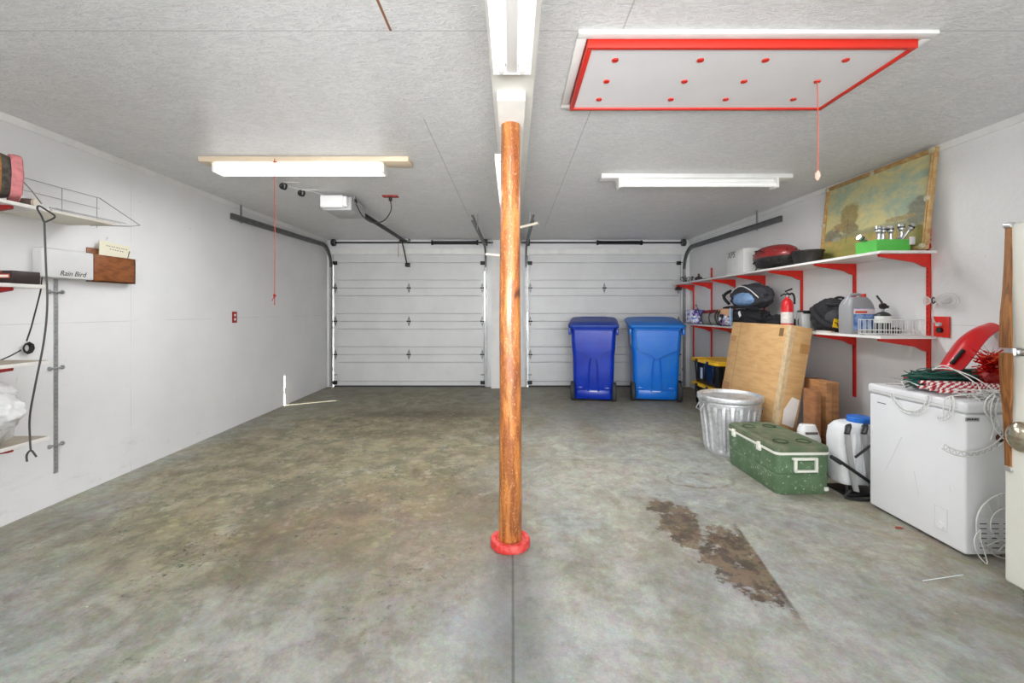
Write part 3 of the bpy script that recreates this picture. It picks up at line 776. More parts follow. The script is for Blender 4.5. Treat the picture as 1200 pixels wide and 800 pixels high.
# ================================================================== RIGHT SHELVING
ZU, ZL = 1.625, 1.036      # underside heights
XF = 2.53
root = thing('shelving_unit', 'long white shelves on bright red brackets and uprights along the right wall', 'shelving', (0, 0, 0))
def board(z0, z1, y0, y1, th=.018):
    t = MB(); N = 14; rings = []
    for i in range(N+1):
        f = i/N; y = y0+(y1-y0)*f; z = z0+(z1-z0)*f
        xw = wr(y)-.002
        rings.append([(XF, y, z), (xw, y, z), (xw, y, z+th), (XF, y, z+th)])
    t.loft(rings, SHELFW); return t
board(ZU, ZU, 3.045, 7.02).build('upper_board', root, smooth=20)
board(ZL, ZL-.02, 3.045, 6.6).build('lower_board', root, smooth=20)
posts = [3.10, 3.755, 4.42, 5.05, 5.70, 6.33, 6.93]
for i, y in enumerate(posts):
    xw = wr(y)
    top = 1.835 if i in (0, 5) else 1.60
    if top < 1.7: top = ZU-.0005
    t = MB()
    wd = .026
    if top > 1.7:
        t.box((xw-.016, y-wd/2, .5), (xw-.001, y+wd/2, top), RED, .002)
    else:
        t.box((xw-.016, y-wd/2, .5), (xw-.001, y+wd/2, top), RED, .002)
    nslots = int((top-.52)/.032)
    for k in range(nslots): t.box((xw-.0167, y-.004, .53+k*.032), (xw-.0158, y+.004, .546+k*.032), DRED)
    t.build('upright', root)
    for z, lower in ((ZU, 0), (ZL, 1)):
        if lower and y > 6.6: continue
        zz = z if not lower else ZL-.02*(y-3.045)/3.55
        t = MB(); shelf_bracket(t, y, zz-.0005, XF+.03, xw-.012, RED, .095, .022); t.build('bracket', root)
b = None

TOPU, TOPL = ZU+.0192, ZL+.017
def top_l(y): return ZL-.02*(y-3.045)/3.55+.0197

# --- painting
def paint_mat():
    t = NT('landscape_painting'); g = t.gen(); x = t.sep(g)
    u = t.math('SUBTRACT', 1., x[1]); v = x[2]
    n = t.noise(g, 3.2, 6, .6, .5); nf = t.noise(g, 22, 5, .7); nm = t.noise(g, 8, 6, .65)
    c = t.mix(t.step(n, .38, .6), srgb(158, 176, 156), srgb(204, 194, 140))
    c = t.mix(t.math('MULTIPLY', t.step(nm, .5, .68), .55), c, srgb(220, 200, 136))
    cb = t.new('ShaderNodeCombineXYZ'); t.put(cb.inputs[0], u); t.put(cb.inputs[1], v); uv = t.sep(cb.outputs[0])
    low = t.step(t.math('ADD', v, t.math('MULTIPLY', n, .08)), .30, .36, 1, 0)
    c = t.mix(low, c, t.mix(t.step(nm, .4, .6), srgb(160, 154, 88), srgb(190, 160, 98)))
    hz = t.math('MULTIPLY', t.step(v, .24, .28), t.step(t.math('ADD', v, t.math('MULTIPLY', nm, .1)), .36, .4, 1, 0))
    c = t.mix(t.math('MULTIPLY', hz, .7), c, srgb(132, 134, 108))
    c = t.mix(t.step(v, .1, .18, .6, 0.), c, srgb(142, 144, 76))
    for cx, cy, rx, ry, col in ((.27, .55, .11, .16, (138, 124, 76)), (.20, .42, .10, .08, (146, 120, 80)), (.10, .33, .12, .08, (116, 112, 92)), (.30, .38, .09, .07, (126, 112, 78)), (.94, .40, .10, .15, (108, 110, 90)), (.8, .36, .12, .03, (150, 132, 88))):
        c = t.mix(t.math('MULTIPLY', t.ell(uv, cx, cy, rx, ry, t.math('ADD', t.math('MULTIPLY', nm, .7), t.math('MULTIPLY', nf, .3)), 2.2, .2), .9), c, t.mix(t.step(nf, .4, .6), srgb(*col), srgb(*[k+22 for k in col])))
    tr = t.math('MULTIPLY', t.line(u, .265, .006), t.math('MULTIPLY', t.step(v, .18, .2), t.step(v, .5, .52, 1, 0)))
    c = t.mix(t.math('MULTIPLY', tr, .5), c, srgb(104, 88, 58))
    c = t.mix(t.math('MULTIPLY', t.ell(uv, .15, .27, .05, .03, nf, .6, .1), .6), c, srgb(176, 172, 150))
    c = t.mix(t.math('MULTIPLY', t.step(nf, .35, .7), .12), c, srgb(60, 50, 30))
    t.put(t.b.inputs['Base Color'], c); t.b.inputs['Roughness'].default_value = .45
    t.bump(nf, .2, .002); return t.m
GOLD = M('gilt_frame', (176, 138, 82), .45, .25, var=.5, vs=30, rgb2=(214, 190, 146), bump=.5, bs=90)
PW, PH = 1.045, .70
lean = math.atan2(.073, .70)
root = thing('framed_painting', 'large gilt-framed landscape painting leaning on the wall over the upper shelf', 'painting', (2.816, 3.53, TOPU+.003), rot=(0, lean, 0))
t = MB(); t.box((-.004, -PW/2+.03, .03), (.006, PW/2-.03, PH-.03), paint_mat()); t.build('canvas', root)
t = MB(); fw = .032
frame4(t, -PW/2, PW/2, 0, PH, fw, lambda a, b_, c, d: ((-.018, a, c), (.012, b_, d)), GOLD, .004)
frame4(t, -PW/2+.012, PW/2-.012, .012, PH-.012, .011, lambda a, b_, c, d: ((-.026, a, c), (-.015, b_, d)), GOLD, .003)
t.build('frame', root)
ORN = M('gilt_ornament', (196, 186, 156), .5, .2, bump=.6, bs=120)
for y, z in ((-PW/2+.022, PH-.022), (PW/2-.022, PH-.022), (-PW/2+.022, .022), (PW/2-.022, .022), (0, PH-.025), (-PW/2+.02, PH/2), (PW/2-.02, PH/2)):
    t = MB(); t.blob((-.022, y, z), (.009, .022, .02), ORN, .5, 4, 2, 3, seed=y*10); t.build('ornament', root)

# --- green tray with chrome flashlights
GRN = M('green_card', (86, 186, 76), .55)
root = thing('display_tray', 'bright green open tray at the near end of the upper shelf', 'tray', (2.54, 3.09, TOPU))
t = MB()
t.box((.002, .002, 0), (.233, .188, .004), GRN); frame4(t, 0, .235, 0, .19, .004, lambda a, b_, c, d: ((a, c, .0005), (b_, d, .082)), GRN, 0); t.build('tray', root)
t = MB(); t.box((.235-.012, -.006, .045), (.235+.028, -.002, .1), M('tag_white', (236, 232, 238), .6), .001); t.build('price_tag', root)
DCH = M('dark_chrome', (96, 98, 100), .25, .9)
def flashlight():
    root = thing('flashlight', 'x', 'flashlight')
    t = MB(); t.lathe([(.0, 0), (.0125, 0), (.0135, .004), (.0135, .02), (.012, .024), (.012, .118), (.0135, .124), (.0, .124)], CHROME, 20); t.build('barrel', root)
    t = MB(); t.lathe([(.0125, .122), (.016, .132), (.0205, .136), (.0205, .172), (.0195, .176), (.0, .176)], CHROME, 24); 
    t.lathe([(.0208, .148), (.0208, .160)], DCH, 24, cap=False); t.build('head', root)
    return root
f0 = flashlight()
fl = [((2.590, 3.135), (0, 0), 'chrome flashlight standing in the green tray, first upright from its corner'),
      ((2.632, 3.15), (0, 0), 'chrome flashlight standing in the middle of three close together in tray'),
      ((2.675, 3.135), (0, 0), 'tallest-looking chrome flashlight of the three standing together in tray'),
      ((2.742, 3.125), (0, 0), 'chrome flashlight standing alone, behind the white price tag side of tray')]
for i, ((x, y), _, lab) in enumerate(fl):
    o = f0 if i == 0 else dup(f0)
    o.location = (x, y, TOPU+.006+(.012 if i == 3 else 0)); o['label'] = lab; o['group'] = 'chrome flashlights in the green tray'
for x, y, z, r, lab in ((2.70, 3.22, TOPU+.045, (0, 1.05, 0), 'chrome flashlight tilted over at the price tag end of the green tray'),
                        (2.665, 3.24, TOPU+.045, (0, -1.15, .2), 'dark-looking flashlight tipped over at the far corner of the green tray'),
                        (2.71, 3.13, TOPU+.04, (.2, .55, 0), 'chrome flashlight slanting out of the green tray toward the painting edge')):
    o = dup(f0); o.location = (x, y, z); o.rotation_euler = r; o['label'] = lab; o['group'] = 'chrome flashlights in the green tray'

# --- pan, grill, white box, small far things
PAN = M('cast_iron', (62, 60, 58), .45, .5, var=.3, vs=20)
root = thing('frying_pan', 'deep black pan on the upper shelf between grill and painting', 'pan', (2.66, 3.995, TOPU))
t = MB(); t.lathe([(.0, 0), (.105, 0), (.118, .01), (.142, .105), (.149, .112), (.149, .12), (.14, .12), (.112, .014), (.0, .012)], PAN, 40, ell=(.82, 1)); t.build('bowl', root)
t = MB(); t.tube([(0, .14, .11), (0, .17, .115), (0, .21, .112)], .013, PAN, n=8, flat=.5); t.build('handle', root)
GR = M('grill_red', (142, 34, 34), .35, coat=.3, var=.15)
root = thing('portable_grill', 'portable oval grill with dark red lid on the upper shelf', 'grill', (2.68, 4.52, TOPU+.004))
t = MB(); t.lathe([(0, .03), (.14, .03), (.155, .05), (.168, .10), (.17, .115), (.15, .115), (.0, .11)], PAN, 48, ell=(.92, 1.75))
for a in range(14):
    q = 2*PI*a/14; t.box((-.012, -.004, -.009), (.012, .004, .009), BLACK, mx=Matrix.Translation((.92*.163*math.cos(q), 1.75*.163*math.sin(q), .08)))
t.build('firebox', root)
t = MB(); t.lathe([(.172, .115), (.174, .125), (.168, .16), (.15, .20), (.11, .228), (.06, .24), (0, .243)], GR, 48, ell=(.92, 1.75)); t.build('lid', root)
t = MB()
for a in range(12):
    q = 2*PI*a/12+.2; t.cyl((.92*.160*math.cos(q), 1.75*.160*math.sin(q), .165), (.92*.170*math.cos(q), 1.75*.170*math.sin(q), .167), .008, BLACK, n=10)
t.build('vent_hole', root)
t = MB(); t.tube([(-.163, -.05, .175), (-.185, -.04, .185), (-.185, .04, .185), (-.163, .05, .175)], .006, BLACK, n=8); t.build('handle', root)
for x, y in ((-.09, -.17), (.09, -.17), (-.09, .17), (.09, .17)):
    t = MB(); t.tube([(x, y, .035), (x*1.1, y*1.1, .0)], .006, BLACKM, n=6); t.build('leg', root)
root = thing('white_carton', 'white cardboard box with black marker letters behind the grill', 'box', (2.6, 4.99, TOPU))
CW = M('white_card', (228, 228, 226), .6, var=.04, vs=12)
t = MB(); t.box((0, 0, 0), (.25, .38, .285), CW, .002)
MX = Matrix.Translation((-.001, .27, .235)) @ Matrix.Rotation(-PI/2, 4, 'Z') @ Matrix.Rotation(PI/2, 4, 'X')
t.text('XPS', .1, MX, BLACK, shear=.25); t.box((-.0005, .08, .12), (.0, .3, .1215), M('pencil_line', (190, 190, 188), .7)); t.build('carton', root)
t = MB(); t.box((-.07, .0, -.001), (.0, .37, .002), CW, mx=Matrix.Translation((0, 0, .286)) @ Matrix.Rotation(-.25, 4, 'Y')); t.build('flap', root)
t = MB(); t.box((0, .0, -.001), (.22, .03, .002), CW, mx=Matrix.Translation((0.02, -.01, .288)) @ Matrix.Rotation(.3, 4, 'X')); t.build('flap', root)

root = thing('wire_bundle', 'tangle of black wire loops on the far end of upper shelf', 'wires', (2.66, 6.78, TOPU+.012))
t = MB()
for q in range(7):
    cx = -.06+.03*q; r = .035+.008*(q % 3)
    t.tube([(cx+.02*math.cos(a*PI/5+q), .05*math.sin(a*PI/5)*math.cos(q), .047+r*math.sin(a*PI/5)*.95) for a in range(10)], .004, BLACK, closed=True, n=5, k=2)
t.build('loops', root)
root = thing('dark_bottle', 'small dark squat bottle on the far end of the upper shelf', 'bottle', (2.63, 6.25, TOPU))
t = MB(); t.lathe([(0, 0), (.05, 0), (.056, .01), (.05, .045), (.02, .065), (0, .066)], M('brown_glass', (52, 36, 44), .25), 24); t.build('body', root)
t = MB(); t.cyl((0, 0, .064), (0, 0, .1), .014, M('bottle_cap', (74, 44, 44), .5), n=14); t.build('cap', root)
root = thing('metal_rod', 'thin dark rod lying on the upper shelf before the white box', 'rod', (2.58, 5.85, TOPU+.008))
t = MB(); t.cyl((.04, -.3, 0), (-.01, .2, 0), .006, POLE, n=8); t.cyl((.04, -.3, 0), (.046, -.35, .0), .0085, POLE, n=8); t.build('rod', root)

# --- lower shelf things
LIL = NT('lilac_print'); g = LIL.obj(); nn = LIL.noise(g, 14, 3, .5, .8)
cc = LIL.mix(LIL.step(nn, .42, .5), srgb(130, 120, 190), srgb(232, 232, 244)); cc = LIL.mix(LIL.step(LIL.noise(g, 9, 2, .5), .56, .6), cc, srgb(70, 110, 190)); cc = LIL.mix(LIL.step(LIL.noise(LIL.mapping(g, loc=(3,3,3)), 9, 2, .5), .62, .66), cc, srgb(70, 42, 130))
LIL.put(LIL.b.inputs['Base Color'], cc); LIL.b.inputs['Roughness'].default_value = .3; LIL = LIL.m
t = MB(); t.blob((0, 0, .1), (.125, .16, .1), LIL, .06, 3, 5, 4, flat=0); t.tube([(-.11, -.1, .17), (0, 0, .215), (.1, .1, .18)], .008, M('lilac_film', (200, 190, 214), .3), n=6, k=5, flat=2)
tag(t.build('paper_pack', None, (2.66, 6.38, top_l(6.38)), smooth=60), 'lilac and blue plastic-wrapped pack at the far end of the lower shelf', 'package')
root = thing('grey_tote_bag', 'low grey bag with a red top and black straps on the lower shelf', 'bag', (2.68, 5.80, top_l(5.80)))
GB = M('grey_fabric', (150, 148, 146), .85, bump=.3, bs=70)
t = MB(); t.blob((0, 0, .085), (.13, .30, .09), GB, .08, 3, 3.2, 4, flat=0); t.build('body', root, smooth=60)
t = MB(); t.blob((0, 0, .155), (.11, .29, .04), M('maroon_fabric', (138, 34, 38), .8), .2, 3, 3, 4); t.build('top_flap', root, smooth=60)
for y in (-.12, .12):
    t = MB(); t.tube([(-.11, y+.05, .17), (-.145, y+.03, .12), (-.152, y, .05), (-.14, y-.03, .005)], .009, BLACK, k=5, n=6, flat=.5); t.build('strap', root)
t = MB(); t.cyl((2.62, 6.08, top_l(6.08)+.006), (2.575, 6.2, top_l(6.1)+.26), .005, BLACK, n=8); t.blob((2.575, 6.2, top_l(6.1)+.26), (.009, .009, .012), BLACK, 0, sub=2)
tag(t.build('thin_stick'), 'thin black stick standing on the lower shelf beside the lilac pack', 'stick')
root = thing('hanging_lamp', 'small dark cup-shaped lamp hooked under the far end of the upper shelf', 'lamp', (2.57, 6.85, ZU))
t = MB(); t.lathe([(0, -.03), (.03, -.03), (.045, -.05), (.055, -.085), (.045, -.088), (0, -.07)], M('dark_cup', (66, 40, 46), .4), 24); t.build('shade', root)
t = MB(); t.cyl((0, 0, -.032), (0, 0, -.003), .006, BLACKM, n=8); t.blob((0, 0, -.105), (.02, .02, .028), CHROME, 0, sub=2); t.build('stem', root)

# bags: lower patterned duffel + upper backpack
def patt():
    t = NT('patterned_bag'); g = t.obj(); n = t.noise(g, 9, 4, .6, 1.)
    c = t.mix(t.step(n, .46, .5), srgb(34, 34, 40), srgb(196, 198, 214)); c = t.mix(t.step(t.noise(t.mapping(g, loc=(2, 0, 0)), 7, 2, .5), .57, .6), c, srgb(150, 120, 160))
    t.put(t.b.inputs['Base Color'], c); t.b.inputs['Roughness'].default_value = .7; return t.m
FB = M('black_fabric', (34, 34, 38), .85, bump=.5, bs=50, var=.3, vs=10)
FB2 = M('charcoal_fabric', (58, 59, 64), .8, bump=.4, bs=50)
LBL = M('light_blue_fabric', (146, 178, 212), .7, var=.5, vs=14, rgb2=(214, 226, 240), bump=.3, bs=40)
SBL = M('steel_blue', (110, 148, 196), .6, var=.4, vs=12, rgb2=(176, 200, 230))
ORG = M('peach_card', (220, 172, 128), .7, var=.15)
root = thing('duffel_bag', 'patterned black duffel bag under the backpack on the lower shelf', 'bag', (2.655, 5.02, top_l(5.02)))
t = MB(); t.blob((0, .0, .10), (.13, .36, .10), FB, .14, 3, 3, 5, flat=0, seed=1); t.build('body', root, smooth=70)
t = MB(); t.blob((-.095, .24, .075), (.08, .15, .075), patt(), .3, 4, 2.4, 4, flat=.0, seed=3); t.build('side_pocket', root, smooth=70)
t = MB(); t.box((-.158, .10, .12), (-.13, .36, .205), ORG, .01); t.build('peach_panel', root)
t = MB(); t.tube([(-.165, .0, .005), (-.172, .01, .1), (-.155, .04, .2)], .045, LBL, n=10, k=4, flat=.25); t.build('blue_strap', root)
t = MB(); t.box((-.02, -.002, -.03), (.02, .002, .03), WHITE, mx=Matrix.Translation((-.168, -.17, .145)) @ Matrix.Rotation(PI/2, 4, 'Z') @ Matrix.Rotation(.5, 4, 'Y')); t.build('tag', root)
for y in (.3, .37): 
    t = MB(); t.tube([(-.15, y, .19), (-.175, y+.03, .12), (-.16, y+.01, .03), (-.14, y-.06, .005)], .01, BLACK, k=5, n=6); t.build('strap', root)
root = thing('backpack', 'black and light blue backpack lying on top of the duffel bag', 'backpack', (2.69, 4.99, top_l(4.99)+.21))
t = MB(); t.blob((0, 0, .13), (.13, .36, .14), FB2, .12, 2.5, 2.3, 5, flat=0, seed=6); t.build('body', root, smooth=70)
t = MB(); t.blob((-.085, -.02, .1), (.065, .22, .08), SBL, .12, 3, 2.2, 4, seed=8); t.build('front_pocket', root, smooth=70)
t = MB(); t.tube([(-.115, .22, .18), (-.12, .1, .235), (-.125, -.06, .24), (-.115, -.2, .19), (-.09, -.31, .11)], .006, WHITE, k=6, n=6); t.build('zip_piping', root)
t = MB(); t.tube([(-.1, .3, .05), (-.13, .36, .12), (-.1, .4, .17), (-.06, .34, .21)], .018, FB, k=6, n=8); t.tube([(-.14, .35, .14), (-.1, .45, .16), (-.08, .46, .14)], .016, FB, k=4, n=8); t.build('shoulder_strap', root)
t = MB(); t.tube([(-.125, .38, .0), (-.145, .2, .01), (-.155, -.1, .01), (-.12, -.34, .0)], .016, FB, k=6, n=8); t.build('hem', root)
t = MB(); t.blob((0, 0, .07), (.12, .14, .07), FB, .2, 3, 2.2, 4, flat=0, seed=11)
tag(t.build('black_bag', None, (2.69, 4.44, top_l(4.44)), smooth=70), 'low black cloth bag on the lower shelf just behind the fire extinguisher', 'bag')

# fire extinguisher
root = thing('fire_extinguisher', 'red fire extinguisher with white label standing on the lower shelf', 'fire extinguisher', (2.605, 4.2, top_l(4.2)))
t = MB(); t.lathe([(0, 0), (.048, 0), (.053, .006), (.053, .225), (.047, .26), (.03, .285), (.017, .295), (.017, .31), (0, .31)], M('extinguisher_red', (204, 22, 30), .3, coat=.4), 32)
t.lathe([(.0536, .06), (.0536, .165)], M('extinguisher_label', (232, 228, 224), .5, var=.5, vs=40, rgb2=(176, 176, 170)), 32, cap=False); t.build('cylinder', root)
t = MB(); t.cyl((0, 0, .305), (0, 0, .335), .014, STEEL, n=12); t.build('valve', root)
t = MB(); t.tube([(.01, -.01, .33), (-.03, .0, .335), (-.06, .0, .318)], .008, BLACK, n=6); t.tube([(.01, 0, .34), (-.02, 0, .36), (.045, -.0, .385)], .008, BLACK, n=6); t.build('lever', root)
t = MB(); t.tube([(.015, 0, .33), (.05, 0, .34), (.068, .0, .3), (.068, 0, .24)], .009, BLACK, k=5, n=8); t.build('hose', root)

# grey pouch
root = thing('lantern_pouch', 'small grey and black flask case beside the fire extinguisher', 'case', (2.64, 3.97, top_l(3.97)))
t = MB(); t.box((-.075, -.04, 0), (.08, .05, .165), M('grey_case', (150, 152, 150), .4, .3), .015, 3); t.build('body', root)
t = MB(); t.box((-.066, -.043, .015), (.0, -.038, .15), M('case_label', (200, 204, 204), .5), .002); t.build('label_plate', root)
t = MB(); t.box((-.06, -.045, .15), (.08, .052, .18), BLACK, .008); t.cyl((.035, 0, .175), (.035, 0, .195), .012, CHROME, n=12); t.build('cap', root)
t = MB(); t.tube([(-.066, 0, .03), (-.08, 0, .08), (-.062, 0, .13)], .004, BLACK, k=5, n=6); t.build('strap', root)
# black backpack
root = thing('black_backpack', 'black backpack with grey mesh and a yellow tag beside the grey jug', 'backpack', (2.705, 3.735, top_l(3.735)))
t = MB(); t.blob((0.01, 0, .125), (.13, .18, .15), FB, .12, 2.6, 2.6, 5, flat=0, seed=21); t.build('body', root, smooth=70)
t = MB(); t.blob((-.06, -.12, .12), (.075, .065, .065), FB2, .1, 3, 2.5, 4, seed=5); t.build('mesh_pocket', root, smooth=70)
t = MB(); t.tube([(-.13, .08, .2), (-.16, .0, .15), (-.14, -.1, .07), (-.06, -.19, .04), (.06, -.2, .06)], .02, FB, k=6, n=8, flat=.5); t.build('strap', root)
t = MB(); t.tube([(-.12, -.08, .23), (-.02, -.16, .22), (.08, -.16, .2), (.13, -.1, .12)], .012, BLACK, k=6, n=8); t.build('piping', root)
t = MB(); t.tube([(-.02, -.02, .26), (.0, -.04, .285), (.05, -.04, .285), (.07, -.02, .26)], .01, BLACK, k=5, n=8); t.build('handle', root)
YEL = M('yellow_tag', (238, 190, 20), .5)
t = MB(); t.box((-.03, -.002, -.035), (.035, .002, .035), YEL, .001, mx=Matrix.Translation((-.12, -.205, .075)) @ Matrix.Rotation(.2, 4, 'Y')); t.tube([(-.14, -.2085, .085), (-.115, -.2085, .07), (-.12, -.2085, .06), (-.105, -.2085, .055)], .004, BLACK, n=5)
t.build('yellow_tag', root)
t = MB(); t.box((-.024, -.09, 0), (.024, .06, .012), M('booklet', (206, 202, 196), .6), .001); t.box((-.005, -.0905, .002), (.0245, -.03, .0125), M('tan_card', (186, 150, 116), .7))
tag(t.build('booklet', None, (2.556, 3.64, top_l(3.64))), 'flat pale booklet lying on the lower shelf in front of the black backpack', 'booklet')

# grey jug
root = thing('fluid_jug', 'grey one-gallon fluid jug with blue label on the lower shelf', 'jug', (2.645, 3.41, top_l(3.41)))
JG = M('jug_grey', (150, 151, 154), .35)
t = MB(); rr = []
for w, d, z in ((.19, .12, 0), (.2, .13, .01), (.2, .13, .19), (.195, .125, .215), (.165, .11, .25), (.14, .09, .268), (.12, .075, .28)):
    rr.append(t.rrect(w, d, min(w, d)*.2, z))
t.loft(rr, JG); t.build('body', root, smooth=50)
t = MB(); t.tube([(-.085, 0, .22), (-.06, 0, .27), (-.03, 0, .296), (.03, 0, .298), (.04, 0, .27)], .012, JG, k=5, n=8); t.build('handle', root)
t = MB(); t.cyl((.05, 0, .272), (.05, 0, .305), .022, RED, n=18); t.build('cap', root)
t = MB(); t.box((-.07, -.068, .03), (.09, -.0645, .195), M('jug_label', (64, 104, 174), .5, var=.8, vs=16, rgb2=(150, 176, 214)), .001); t.box((-.07, -.0686, .15), (.09, -.066, .19), M('jug_label_top', (222, 206, 204), .5), .0005)
t.box((-.06, -.0692, .158), (.03, -.067, .172), RED); t.build('label', root)

# propane torch
root = thing('propane_torch', 'propane cylinder with torch head standing on the lower shelf', 'torch', (2.735, 3.272, top_l(3.27)))
t = MB(); t.lathe([(0, 0), (.042, 0), (.05, .012), (.05, .085)], M('torch_dark', (50, 52, 52), .35), 32); t.lathe([(.05, .085), (.05, .135)], M('torch_pale', (222, 224, 220), .35), 32, cap=False)
t.lathe([(.05, .135), (.048, .145), (.035, .158), (.012, .168), (0, .168)], M('torch_dark', (50, 52, 52)), 32); t.build('cylinder', root)
t = MB(); t.cyl((0, 0, .165), (0, 0, .2), .009, STEEL, n=10); t.cyl((0, -.012, .208), (0, .012, .208), .022, BLACK, n=18); t.cyl((.0, 0, .203), (.038, 0, .203), .011, BLACK, n=12); t.build('valve', root)
t = MB(); t.tube([(-.005, 0, .215), (-.008, 0, .235), (-.045, 0, .285)], .007, POLE, n=8); t.build('nozzle', root)

# wire dish rack
root = thing('wire_organiser', 'white wire organiser rack around the torch on the lower shelf', 'wire rack', (2.55, 3.265, top_l(3.1)), -.42)
t = MB()
for z in (.008, .035, .11):
    t.tube([(0, -.04, z), (.36, -.04, z), (.36, 0, z), (0, 0, z)], .0026, WIREW, closed=True, n=6)
for k in range(13):
    for y in (-.04, 0): t.tube([(.03*k, y, 0.002), (.03*k, y, .11)], .0022, WIREW, n=5)
t.build('wire_frame', root)
root = thing('small_tool', 'small dark rounded pouch on the lower shelf behind the white wires', 'pouch', (2.80, 3.24, top_l(3.24)))
t = MB(); t.blob((0, 0, .025), (.045, .03, .028), M('olive_pouch', (72, 76, 62), .7), .15, 3, flat=0, sub=3); t.build('body', root, smooth=60)

# outlet + white cord at near upright
root = thing('wall_outlet', 'bright red outlet plate on the right wall at the nearest upright', 'outlet', (wr(3.03), 3.03, 1.12), -PI/2)
t = MB(); t.box((-.075, -.012, -.07), (.035, 0, .07), RED, .003, mx=Matrix.Translation((.04, 0, 0))); t.build('plate', root)
t = MB(); t.cyl((0.02, -.03, -.022), (.02, -.012, -.022), .018, BLACK, n=14); t.build('plug', root)
root = thing('extension_cord', 'white cord coiled and tied, hanging on the nearest red upright', 'cord', (wr(3.04)-.03, 3.03, 1.30))
t = MB()
CRD = M('cord_white', (206, 204, 202), .5)
for q in range(5):
    a_, b_, h_ = .012+.007*q, .09+.02*q, .008+.0085*q
    t.tube([(-.01-.003*q, 0, 0), (-.012-.003*q, a_, h_*.7), (-.016-.003*q, a_+.016, 0), (-.012-.003*q, a_, -h_*.7), (-.01, -.01, -.002), (-.006+.001*q, -.05, -h_*1.1), (-.004, -b_*.8, -h_*1.2), (-.004, -b_, -h_*.1), (-.004, -b_*.75, h_), (-.006, -.05, h_*.9)], .0026, CRD, closed=True, k=5, n=6)
t.build('coil', root)
t = MB(); t.tube([(-.012+.012*math.cos(a*PI/4), 0, .0+.02*math.sin(a*PI/4)) for a in range(8)], .004, BLACKM, closed=True, n=5); t.build('tie', root)
t = MB(); t.tube([(0, -.01, -.01), (-.03, -.02, -.06), (-.04, -.02, -.1), (-.025, -.02, -.145), (.0, -.02, -.16)], .005, CRD, k=6, n=8); t.box((-.01, -.03, -.175), (.03, -.005, -.15), CRD, .005); t.build('lead', root)
root = thing('white_string', 'white string looped over the top of the nearest red upright', 'string', (wr(3.08)-.02, 3.07, 1.70))
t = MB(); t.tube([(.0, 0, .04), (-.012, 0, .02), (.0, 0, .0), (.012, 0, -.03), (-.01, 0, -.05), (-.015, 0, -.07)], .003, CRD, k=6, n=6); t.build('string', root)

